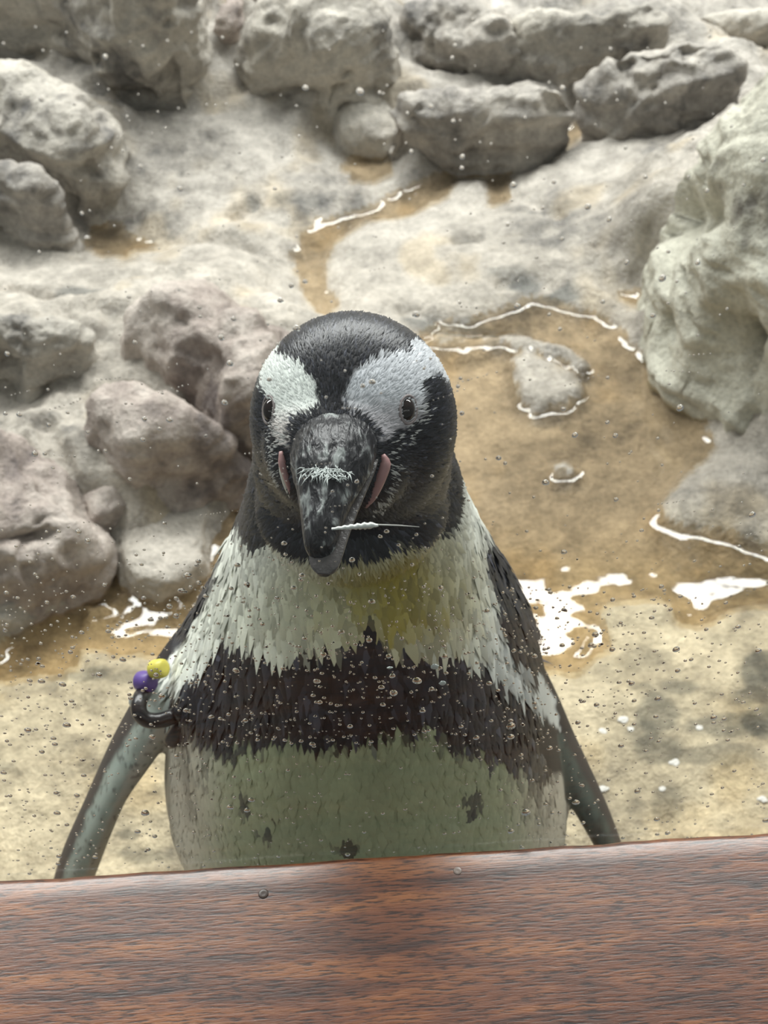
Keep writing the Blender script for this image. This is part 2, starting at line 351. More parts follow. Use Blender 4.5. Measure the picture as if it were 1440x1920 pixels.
MOUND = [(on_z(60, 690), 0.30, 0.24, 0.025), (on_z(330, 690), 0.20, 0.20, 0.045), (on_z(60, 930), 0.20, 0.16, 0.03), (on_z(100, 200), 0.55, 0.35, 0.08), (on_z(640, 130), 0.5, 0.26, 0.05), (on_z(880, 180), 0.30, 0.20, 0.035), (on_z(1150, 120), 0.45, 0.26, 0.05), (on_z(1400, 450), 0.25, 0.35, 0.05), (on_z(380, 330), 0.3, 0.3, 0.02)]
def terrain(x, y, full=True):
    shp = x.shape; x = x.ravel(); y = y.ravel(); P = np.stack([x, y], 1)
    wx = x + 0.03 * fbm(x, y, 20.0, 5.0, 2); wy = y + 0.03 * fbm(x, y, 30.0, 5.0, 2)
    big = fbm(x, y, 0.2, 2.2, 3); med = fbm(wx, wy * 1.5, 1.7, 9.0, 5, gain=0.55); rid = fbm(wx, wy * 1.7, 3.1, 13.0, 4, ridged=True)
    fine = fbm(x, y, 5.0, 55.0, 3)
    far = sstep(0.6, 1.3, y)
    mound = np.zeros(len(x))
    for c, rx, ry, hh in MOUND: mound = np.maximum(mound, hh * np.exp(-((x - c[0]) / rx) ** 2 - ((y - c[1]) / ry) ** 2))
    rug = np.clip(mound / 0.05, 0, 1.3)
    h = 0.010 + 0.012 * big * (0.3 + far) + 0.012 * med * (0.75 + 0.3 * far + 0.9 * rug) + 0.006 * np.clip(rid, -1, 1) * (0.25 + 0.35 * far + rug) + 0.0022 * fine + mound
    h = h + 0.10 * sstep(2.0, 3.2, y) * (1 + big) + 1.1 * sstep(2.5, 4.2, y) ** 1.5
    h = h + 0.35 * sstep(0.75, 1.6, np.abs(x) - 0.12 * y)
    for fw, hh in FOOT:                                   # scree and mortar banked up round each rock
        k = (x > fw[:, 0].min() - 0.09) & (x < fw[:, 0].max() + 0.09) & (y > fw[:, 1].min() - 0.09) & (y < fw[:, 1].max() + 0.09)
        if k.any(): h[k] += 0.32 * hh * sstep(-0.085, 0.01, sdf_poly(P[k], fw)) * (0.75 + 0.5 * med[k])
    for L_ in CRKW:
        d = polyline_d(P, L_) + 0.006 * fbm(x, y, 40.0, 40.0, 2); h = h - 0.016 * (1 - sstep(0.002, 0.016, d))
    carve = np.zeros(len(x)); shore = np.zeros(len(x))
    for k, w in PUDW.items():
        d = sdf_poly(P, w) + 0.012 * fbm(x, y, 8.0, 20.0, 4, gain=0.6)
        s = sstep(-0.025, 0.022, d); sh = sstep(-0.075, 0.0, d)
        carve = np.maximum(carve, s * PDEP[k]); shore = np.maximum(shore, sh)
    isl = np.zeros(len(x))
    for w in ISLW:
        d = sdf_poly(P, w) + 0.014 * fbm(x, y, 9.0, 34.0, 4, gain=0.6)
        isl = np.maximum(isl, sstep(-0.014, 0.012, d))
    flat = 0.003 + 0.0055 * med + 0.0016 * fine
    h = h * (1 - shore) + np.minimum(h, flat) * shore
    h = h - carve * (1 - isl) + isl * (0.001 + 0.006 * med)
    # level standing place under the penguin
    d = np.hypot(x + 0.02, y - 0.12); s = 1 - sstep(0.10, 0.2, d); h = h * (1 - s) + 0.0 * s
    return h.reshape(shp)

def stains(x, y):
    shp = x.shape; x = x.ravel(); y = y.ravel()
    pr = project(np.stack([x, y, np.zeros_like(x)], 1))
    T = np.ones((len(x), 3)); n = fbm(x, y, 2.0, 30.0, 4); n2 = fbm(x, y, 12.0, 9.0, 3)
    # sandy yellow ground close to the glass, greyer rock further off
    near = (1 - sstep(0.42, 0.62, y + 0.05 * n2))[:, None]
    T *= 1 + near * (np.array([1.14, 1.06, 0.83]) - 1)
    n3 = fbm(x, y, 6.0, 75.0, 4, gain=0.65)
    T *= np.clip(0.97 + 0.30 * n + 0.16 * n2 + 0.26 * n3, 0.35, 1.25)[:, None]
    T *= 1 + (sstep(0.1, 0.5, fbm(x, y, 60.0, 14.0, 3)) * 0.8)[:, None] * (np.array([1.02, 0.94, 0.80]) - 1)
    grey = (sstep(0.9, 1.4, y) * 0.7)[:, None]; T *= 1 + grey * (np.array([0.86, 0.88, 0.92]) - 1)
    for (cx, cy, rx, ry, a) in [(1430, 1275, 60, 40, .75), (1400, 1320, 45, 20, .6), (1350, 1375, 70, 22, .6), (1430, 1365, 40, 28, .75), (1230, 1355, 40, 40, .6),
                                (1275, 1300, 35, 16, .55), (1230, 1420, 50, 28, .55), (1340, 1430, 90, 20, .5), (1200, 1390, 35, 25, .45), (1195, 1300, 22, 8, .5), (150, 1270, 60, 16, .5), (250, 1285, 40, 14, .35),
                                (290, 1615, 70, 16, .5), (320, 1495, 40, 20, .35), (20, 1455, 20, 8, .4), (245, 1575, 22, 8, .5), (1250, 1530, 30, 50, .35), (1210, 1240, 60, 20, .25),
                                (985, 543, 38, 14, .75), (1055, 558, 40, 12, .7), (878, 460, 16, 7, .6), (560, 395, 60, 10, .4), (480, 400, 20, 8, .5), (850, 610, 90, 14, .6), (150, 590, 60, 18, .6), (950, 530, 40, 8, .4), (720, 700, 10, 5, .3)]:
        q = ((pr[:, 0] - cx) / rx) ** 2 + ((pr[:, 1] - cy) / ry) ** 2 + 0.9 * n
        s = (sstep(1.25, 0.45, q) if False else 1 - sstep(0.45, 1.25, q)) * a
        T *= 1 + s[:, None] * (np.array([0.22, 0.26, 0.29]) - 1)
    return T

gx, gy = 620, 560
v = np.linspace(0, 1, gy); Y = 0.012 + 3.9 * (0.28 * v + 0.72 * v ** 2.1)
u = np.linspace(-1, 1, gx); hw = 0.62 + 0.55 * Y
YY = np.repeat(Y[:, None], gx, 1); XX = u[None, :] * hw[:, None] + 0.02
ZZ = terrain(XX, YY)
idx = np.arange(gx * gy).reshape(gy, gx)
Q = np.stack([idx[:-1, :-1], idx[:-1, 1:], idx[1:, 1:], idx[1:, :-1]], -1).reshape(-1, 4)
me = quad_mesh('floor', np.stack([XX, YY, ZZ], -1).reshape(-1, 3), Q)
set_color(me, 'tint', stains(XX, YY))
def set_float(me, name, A):
    a = me.attributes.new(name, 'FLOAT', 'POINT'); a.data.foreach_set('value', np.asarray(A, np.float32).ravel())
PP = np.stack([XX.ravel(), YY.ravel()], 1); wet = np.zeros(len(PP))
for k, w in PUDW.items(): wet = np.maximum(wet, 0.9 * sstep(-0.07, -0.005, sdf_poly(PP, w)))
wet = np.maximum(wet, 0.55 * sstep(0.1, 0.35, fbm(PP[:, 0], PP[:, 1], 44.0, 3.0, 3)))
set_float(me, 'wet', wet)
floor = tag(link('floor', me, M_GROUND), 'pale beige wet rock ground with tan puddles in its hollows', None, kind='structure')

# ---- puddles
def puddle(key, label, res):
    w = PUDW[key]; lo_, hi_ = w.min(0) - 0.03, w.max(0) + 0.03
    lo_[1] = max(lo_[1], 0.05)
    hi_[1] = min(hi_[1], 2.3)
    xs = np.arange(lo_[0], hi_[0], res); ys = np.arange(lo_[1], hi_[1], res)
    X, Yg = np.meshgrid(xs, ys); h = terrain(X, Yg)
    d = sdf_poly(np.stack([X.ravel(), Yg.ravel()], 1), w).reshape(X.shape)
    dep = LEVEL - h
    ok = (dep > -0.0045) & (d > -0.03)
    Z = LEVEL + 0.0042 * np.exp(-np.clip(dep, -0.003, 1) / 0.0035) + 0.0004 * fbm(X, Yg, 1.0, 30, 2)
    ii = np.arange(X.size).reshape(X.shape)
    q = np.stack([ii[:-1, :-1], ii[:-1, 1:], ii[1:, 1:], ii[1:, :-1]], -1).reshape(-1, 4)
    okf = ok.ravel()[q].all(1); q = q[okf]
    used = np.unique(q); rm = np.full(X.size, -1); rm[used] = np.arange(len(used))
    V = np.stack([X, Yg, Z], -1).reshape(-1, 3)[used]
    o = link('puddle', quad_mesh('puddle', V, rm[q]), M_WATER)
    tag(o, label, 'puddle')
puddle('big', 'wide tan puddle with pale rock islets between penguin and cream boulder', 0.004)
puddle('left', 'shallow brown puddle running up into the crevice beside the low slab', 0.004)
puddle('channel', 'narrow crooked channel of tan water winding below the dark undercut boulder', 0.005)
puddle('small', 'tiny ochre pool in a hollow of the flat rock', 0.005)
puddle('nook', 'small tan pool tucked against foot of bumpy grey boulder', 0.005)
puddle('ledge', 'sliver of water on ledge beside tall cream boulder', 0.005)
puddle('far', 'distant yellow pool beyond the furthest grey ridge', 0.008)

def remeshed(V, Fc, voxel, smooth):
    t_ = link('tmp', mesh_of('tmp', V, Fc)); mo = t_.modifiers.new('r', 'REMESH'); mo.mode = 'VOXEL'; mo.voxel_size = voxel; mo.adaptivity = 0
    mo = t_.modifiers.new('s', 'SMOOTH'); mo.factor = 0.5; mo.iterations = smooth
    dg = bpy.context.evaluated_depsgraph_get(); dg.update()
    me = bpy.data.meshes.new_from_object(t_.evaluated_get(dg)); bpy.data.objects.remove(t_); me.materials.clear()
    return me
def coords(me, what='co'):
    A = np.empty(len(me.vertices) * 3, np.float32); me.vertices.foreach_get(what, A); return A.reshape(-1, 3).astype(float)
# hollows in the rocks: px, py, radius px, depth m
HOLLOW = [(1300, 395, 60, 50, .05), (1390, 650, 60, 100, .04), (1270, 440, 25, 40, .02), (110, 140, 60, 30, .03), (260, 200, 80, 40, .03), (190, 300, 40, 30, .02), (445, 110, 30, 30, .03), (960, 285, 80, 18, .02), (400, 700, 70, 60, .02), (120, 720, 60, 20, .02), (330, 905, 70, 20, .015), (560, 175, 50, 15, .02), (60, 60, 60, 20, .02), (30, 1010, 70, 22, .015)]
def boulder(i, label, mat, poly, H, lean, rim, rough):
    poly = np.array(poly, float); y0, y1 = poly[:, 1].min(), poly[:, 1].max()
    fr = np.array([on_z(px, py)[:2] for px, py in poly if py > y1 - 0.35 * (y1 - y0)])
    base = float(np.clip(np.median(terrain(fr[:, 0], fr[:, 1])), -0.004, 0.05)) * 0.8
    # upper outline is the silhouette of the crest, lower outline touches the ground
    W2 = np.array([on_z(px, py, base + H * 0.8 * ((y1 - py) / (y1 - y0)) ** 1.2)[:2] for px, py in poly])
    lo_, hi_ = W2.min(0) - 0.03, W2.max(0) + 0.03
    size = (hi_ - lo_).max(); res = max(0.0045, size / 90)
    xs = np.arange(lo_[0], hi_[0], res); ys = np.arange(lo_[1], hi_[1], res)
    X, Yg = np.meshgrid(xs, ys); P = np.stack([X.ravel(), Yg.ravel()], 1); x, y = P.T
    d = sdf_poly(P, W2)
    nb = fbm(x, y, i * 3.3, 6.0, 2)
    rw = max(d.max(), 0.01)
    vv = np.clip((y - W2[:, 1].min()) / (W2[:, 1].max() - W2[:, 1].min()), 0, 1)   # 0 at the front, 1 at the back
    t = np.clip(d / (rim * rw * (0.45 + 2.2 * vv)), 0, 1)                          # steep towards the pool, gentle behind
    prof = np.sqrt(np.clip(1 - (1 - t) ** 2.2, 0, 1))
    z = H * prof * (0.80 + 0.20 * np.clip(d / rw, 0, 1) + 0.25 * nb * rough)
    ok = d > -0.4 * res
    z = np.where(d < 0, 0, z); yo = y - lean * (z - 0.35 * z ** 2 / H)
    n_ = X.size; ii = np.arange(n_).reshape(X.shape)
    q = np.stack([ii[:-1, :-1], ii[:-1, 1:], ii[1:, 1:], ii[1:, :-1]], -1).reshape(-1, 4); q = q[ok[q].all(1)]
    # close the block: flat underside and side walls along the border
    from collections import Counter
    ed = Counter()
    for f in q:
        for a_, b_ in zip(f, np.roll(f, -1)): ed[(int(a_), int(b_))] += 1
    border = [(a_, b_) for (a_, b_) in ed if (b_, a_) not in ed]
    top = np.stack([x, yo, base + z], 1); bot = np.stack([x, y, np.full(n_, base - 0.045)], 1)
    Fc = [tuple(int(k) for k in f) for f in q] + [tuple(int(k) + n_ for k in f[::-1]) for f in q] + [(b_, a_, a_ + n_, b_ + n_) for a_, b_ in border]
    used = np.unique(np.array([k for f in Fc for k in f])); rm = np.full(2 * n_, -1); rm[used] = np.arange(len(used))
    me = remeshed(np.concatenate([top, bot])[used], [tuple(rm[k] for k in f) for f in Fc], max(0.0042, size / 110), 6)
    me.name = 'boulder'; q3 = coords(me); nn = coords(me, 'normal')
    w3 = q3 + 0.035 * np.stack([fbm(q3[:, 0], q3[:, 1], q3[:, 2] + 3, 9.0, 2), fbm(q3[:, 0], q3[:, 1] + 5, q3[:, 2], 9.0, 2), fbm(q3[:, 0] + 7, q3[:, 1], q3[:, 2], 9.0, 2)], 1)
    sc = np.clip(0.16 / max(size, 0.05), 0.45, 1.6); am = rough * min(1.0, 0.35 + H * 5.5)
    ds = 0.030 * fbm(w3[:, 0], w3[:, 1], w3[:, 2] * 1.3 + i, 9.0 * sc, 5, gain=0.6) + 0.026 * (fbm(w3[:, 0], w3[:, 1] * 1.3, w3[:, 2] * 1.9 + i, 10.0 * sc, 5, ridged=True, gain=0.55) - 0.1) + 0.003 * fbm(w3[:, 0], w3[:, 1], w3[:, 2], 75.0, 3)
    ds = ds - 0.016 * sstep(0.30, 0.6, fbm(w3[:, 0], w3[:, 1], w3[:, 2] * 1.5 + 2 * i, 19.0, 3))
    pr = project(q3); face = (nn * (CAM - q3)).sum(1) > 0
    for cx, cy, rx, ry, dep in HOLLOW: ds = ds - face * dep / am * np.exp(-1.3 * (((pr[:, 0] - cx) / rx) ** 2 + ((pr[:, 1] - cy) / ry) ** 2))
    q3 = q3 + nn * (ds * am)[:, None]
    me.vertices.foreach_set('co', q3.astype(np.float32).ravel()); me.update()
    if mat is M_GROUND: set_color(me, 'tint', np.ones((len(q3), 3))); set_float(me, 'wet', np.full(len(q3), 0.5))
    tag(link('boulder', me, mat), label, 'rock')
for i, b in enumerate(BOULD): boulder(i, *b)

# ---- parapet, rail, pane
RAILZ = float(on_y(720, 1606, -0.0115)[2])
def box(x0, x1, y0, y1, z0, z1):
    V = [(x, y, z) for z in (z0, z1) for y in (y0, y1) for x in (x0, x1)]
    return V, [(0, 2, 3, 1), (4, 5, 7, 6), (0, 1, 5, 4), (1, 3, 7, 5), (3, 2, 6, 7), (2, 0, 4, 6)]
V, Fc = box(-1.2, 1.2, -0.10, -0.012, -0.40, RAILZ - 0.032)
tag(link('wall_front', mesh_of('wall_front', V, Fc), plain('parapet_plaster', (0.32, 0.31, 0.29), 0.8), smooth=False), 'low plastered parapet under the wooden rail', kind='structure')
V, Fc = box(-1.2, 1.2, -0.010, -0.002, RAILZ - 0.06, 1.9)
tag(link('window_1', mesh_of('window_1', V, Fc), M_PANE, smooth=False), 'clear upright glass pane wetted with droplets', kind='structure')

V, Fc = box(-2.5, 2.5, -4.0, -0.10, -0.40, -0.35)  # unseen floor, added so the pane mirrors something dark instead of sky
tag(link('floor_unseen', mesh_of('floor_unseen', V, Fc), plain('unseen_floor_dark', (0.10, 0.09, 0.085), 0.6), smooth=False), 'unseen dark visitor-side floor added to darken the glass reflection', kind='structure')
def rail():
    root = empty('wooden_rail', (0, -0.07, RAILZ - 0.032))
    nx = 200; prof = []
    y0, y1, z0, z1, r = -0.145, -0.0105, RAILZ - 0.032, RAILZ, 0.0035
    pts = [(y0, z0), (y1, z0)]
    for a in np.linspace(0, math.pi / 2, 5): pts.append((y1 - r + r * math.cos(a), z1 - r + r * math.sin(a)))
    for yy in np.linspace(y1 - 0.012, y0 + 0.012, 7): pts.append((yy, z1 + 0.0))
    for a in np.linspace(math.pi / 2, math.pi, 5): pts.append((y0 + 0.008 + 0.008 * math.cos(a), z1 - 0.008 + 0.008 * math.sin(a)))
    pts = np.array(pts); rings = []
    for x in np.linspace(-0.9, 0.9, nx):
        w = 0.0006 * float(vnoise(x * 40, 0.3, 0)) + 0.0004 * float(vnoise(x * 160, 2.3, 0))
        R = np.column_stack([np.full(len(pts), x), pts[:, 0] + np.where(pts[:, 0] > -0.03, w, 0), pts[:, 1]])
        rings.append(R)
    V, Fc = loft(rings)
    V = V - np.array([0, -0.07, RAILZ - 0.032])
    o = link('plank', mesh_of('plank', V, [f[::-1] for f in Fc]), M_WOOD, root)
    # dowel heads and dents
    for (px, py, rr, mt) in [(494, 1676, 0.0022, plain('dark_plug', (0.05, 0.03, 0.02), 0.35)), (858, 1633, 0.0018, plain('pale_plug', (0.25, 0.2, 0.17), 0.3))]:
        c = on_z(px, py, RAILZ) - np.array([0, -0.07, RAILZ - 0.032])
        th = np.linspace(0, 2 * np.pi, 16, endpoint=False); rings = []
        for (f, hh) in [(1.0, -0.003), (1.0, 0.0001), (0.85, 0.00025), (0.4, 0.00015)]:
            rings.append(c + np.column_stack([rr * f * np.cos(th), rr * f * np.sin(th), np.full(16, hh)]))
        V2, F2 = loft(rings); link('nail_head', mesh_of('nail_head', V2, F2), mt, root)
    tag(root, 'reddish-brown grained wooden rail along the foot of the glass', 'rail')
rail()

# ================================================================== PENGUIN
def ellipsoid(c, ax, R=None, nu=32, nv=20):
    th = np.linspace(0, 2 * np.pi, nu, endpoint=False); rings = []
    for ph in np.linspace(0.04, math.pi - 0.04, nv):
        P = np.column_stack([ax[0] * math.sin(ph) * np.cos(th), ax[1] * math.sin(ph) * np.sin(th), np.full(nu, ax[2] * math.cos(ph))])
        if R is not None: P = P @ R.T
        rings.append(P + c)
    return loft(rings)
def merge(parts):
    V = []; Fc = []; n = 0
    for v, f in parts:
        V.append(np.asarray(v)); Fc += [tuple(i + n for i in q) for q in f]; n += len(v)
    return np.concatenate(V), Fc

# torso: left px, right px, centre plane y, half depth front, back
RINGS = [((500, 800), (830, 800), .118, .025, .030), ((474, 880), (858, 880), .120, .036, .040), ((458, 950), (880, 950), .124, .048, .044), ((440, 1010), (908, 1010), .130, .064, .046), ((402, 1095), (955, 1090), .134, .080, .054),
         ((370, 1160), (988, 1155), .136, .092, .062), ((340, 1215), (1012, 1215), .136, .101, .070), ((324, 1290), (1030, 1290), .134, .108, .076), ((314, 1370), (1048, 1370), .132, .112, .080),
         ((311, 1450), (1058, 1450), .130, .115, .084), ((340, 1520), (1050, 1520), .130, .112, .086), ((398, 1585), (1018, 1585), .130, .104, .086), ((455, 1636), (965, 1636), .130, .092, .080), ((520, 1678), (905, 1678), .130, .072, .065), ((590, 1704), (830, 1704), .130, .045, .04)]
rr = []
for (L, Rr, yc, df, db) in RINGS:
    a = on_y(*L, yc); b = on_y(*Rr, yc); rr.append(np.concatenate([(a + b) / 2, (b - a) / 2, [df, db]]))
rr = spline(rr, 60)
th = np.linspace(0, 2 * np.pi, 64, endpoint=False); rings = []
for r in rr:
    c, hv, df, db = r[:3], r[3:6], r[6], r[7]
    ct, st = np.cos(th), np.sin(th)
    ct2 = np.sign(ct) * np.abs(ct) ** 0.97; st2 = np.sign(st) * np.abs(st) ** 0.97
    P = c + ct2[:, None] * hv + (np.where(st > 0, db, df) * st2)[:, None] * np.array([0, 1.0, 0])
    rings.append(P)
parts = [loft(rings)]
# head
HC = on_y(663, 792, 0.108)
yaw = math.radians(-10)
parts.append(ellipsoid(HC, (0.0425, 0.0445, 0.0455)))
parts.append(ellipsoid(on_y(661, 850, 0.110), (0.0425, 0.041, 0.040)))
parts.append(ellipsoid(on_y(640, 835, 0.086), (0.031, 0.030, 0.028)))
parts.append(ellipsoid(on_y(628, 848, 0.076), (0.0150, 0.018, 0.0120)))
# throat under the bill
parts.append(ellipsoid(on_y(660, 930, 0.105), (0.041, 0.040, 0.034)))
# flippers: px, py, y, half width px, half chord m
def flipper(rows, side):
    R = spline(np.array([np.concatenate([on_y(px, py, y), [w, ch]]) for px, py, y, w, ch in rows]), 40)
    P = R[:, :3]; T = np.gradient(P, axis=0); T /= np.linalg.norm(T, axis=1)[:, None]
    rings = []; th = np.linspace(0, 2 * np.pi, 28, endpoint=False)
    for i in range(len(P)):
        view = P[i] - CAM; dist = np.linalg.norm(view)
        ax = np.cross(T[i], np.array([0, 1.0, 0])); ax /= np.linalg.norm(ax)
        bx = np.cross(T[i], ax)
        rings.append(P[i] + R[i, 3] * dist / FPX * np.cos(th)[:, None] * ax + R[i, 4] * np.sin(th)[:, None] * bx)
    return loft(rings)
FL_L = [(352, 1235, .145, 34, .028), (312, 1298, .142, 38, .030), (270, 1366, .136, 34, .029), (222, 1445, .128, 29, .027), (184, 1530, .120, 30, .025), (147, 1620, .114, 33, .022), (120, 1700, .110, 27, .016), (104, 1750, .108, 8, .006)]
FL_R = [(1000, 1290, .145, 30, .028), (1024, 1345, .142, 32, .030), (1056, 1410, .136, 28, .028), (1092, 1480, .128, 26, .025), (1127, 1550, .120, 23, .022), (1154, 1620, .114, 21, .019), (1172, 1690, .110, 20, .016), (1184, 1735, .108, 8, .006)]
parts += [flipper(FL_L, -1), flipper(FL_R, 1)]
# short tail behind
tb = on_y(690, 1640, 0.19)
V, Fc = tube(np.array([[tb[0], .18, .10], [tb[0], .22, .06], [tb[0], .26, .028]]), [0.04, 0.028, 0.008], 16); parts.append((V, Fc))
# leg stubs
LEGX = [float(on_y(600, 1690, .12)[0]), float(on_y(780, 1690, .12)[0])]
for lx in LEGX:
    V, Fc = tube(np.array([[lx, .125, .075], [lx, .12, .04], [lx, .115, .014]]), [0.030, 0.020, 0.013], 16); parts.append((V, Fc))
V, Fc = merge(parts)
tmp = link('tmp', mesh_of('tmp', V, Fc))
mo = tmp.modifiers.new('r', 'REMESH'); mo.mode = 'VOXEL'; mo.voxel_size = 0.0021; mo.adaptivity = 0
mo = tmp.modifiers.new('s', 'SMOOTH'); mo.factor = 0.5; mo.iterations = 9
dg = bpy.context.evaluated_depsgraph_get(); dg.update()
body_me = bpy.data.meshes.new_from_object(tmp.evaluated_get(dg)); body_me.name = 'body'
bpy.data.objects.remove(tmp)
BV = np.empty(len(body_me.vertices) * 3, np.float32); body_me.vertices.foreach_get('co', BV); BV = BV.reshape(-1, 3).astype(float)
BN = np.empty(len(body_me.vertices) * 3, np.float32); body_me.vertices.foreach_get('normal', BN); BN = BN.reshape(-1, 3).astype(float)
bm = bmesh.new(); bm.from_mesh(body_me); BVH = BVHTree.FromBMesh(bm); bm.free()
def hit(px, py):
    d = ray(px, py); r = BVH.ray_cast(Vector(CAM), Vector(d)); 
    return (np.array(r[0]), np.array(r[1])) if r[0] is not None else (on_y(px, py, 0.1), -d)

# ---- markings traced in photo pixels
Z1 = lambda pts: [(420 + a / 2.88, 540 + b / 2.88) for a, b in pts]
WH_BROWL = Z1([(225, 310), (292, 305), (285, 380), (335, 400), (400, 410), (440, 470), (500, 520), (512, 640), (470, 680), (370, 690), (345, 760), (360, 850), (300, 850), (275, 740), (270, 640), (230, 560), (205, 550), (200, 480), (150, 470), (165, 415), (190, 355)])
WH_BROWR = Z1([(650, 570), (720, 445), (800, 405), (890, 375), (975, 372), (1000, 325), (1050, 300), (1120, 345), (1190, 392), (1228, 460), (1262, 560), (1262, 600), (1215, 540), (1130, 480), (1045, 520), (1062, 590), (1050, 680), (1000, 745), (910, 765), (860, 830), (800, 740), (740, 685), (660, 665)])
WH_THROAT = [(448, 900), (452, 960), (460, 992), (480, 1018), (520, 1008), (560, 1026), (600, 1014), (640, 1026), (690, 1018), (740, 1003), (800, 1010), (840, 992), (850, 960), (860, 920), (864, 870), (858, 830), (884, 840), (890, 960), (900, 1040), (915, 1100), (938, 1180), (975, 1235), (1012, 1262), (1040, 1310), (1052, 1370),
             (1030, 1355), (1000, 1310), (940, 1252), (900, 1218), (850, 1202), (800, 1192), (760, 1182), (722, 1178), (685, 1122), (650, 1172), (610, 1168), (560, 1186), (520, 1192), (480, 1190), (430, 1168), (400, 1192), (375, 1232), (345, 1262), (322, 1262), (312, 1240), (340, 1208), (368, 1160), (398, 1110), (422, 1050), (440, 990)]
WH_BELLY = [(300, 1385), (330, 1372), (356, 1372), (385, 1385), (408, 1405), (440, 1402), (455, 1360), (462, 1395), (500, 1386), (560, 1372), (600, 1388), (650, 1388), (690, 1384), (720, 1375), (745, 1335), (768, 1385), (782, 1378), (800, 1330), (822, 1375), (850, 1402), (900, 1402), (935, 1425), (960, 1435), (985, 1440), (1010, 1455), (1045, 1450), (1075, 1460), (1080, 1960), (280, 1960)]
SPOTS = [(458, 1493, 13, 20), (500, 1546, 19, 13), (647, 1570, 23, 15), (886, 1488, 12, 18), (880, 1512, 10, 11), (444, 1395, 12, 16)]

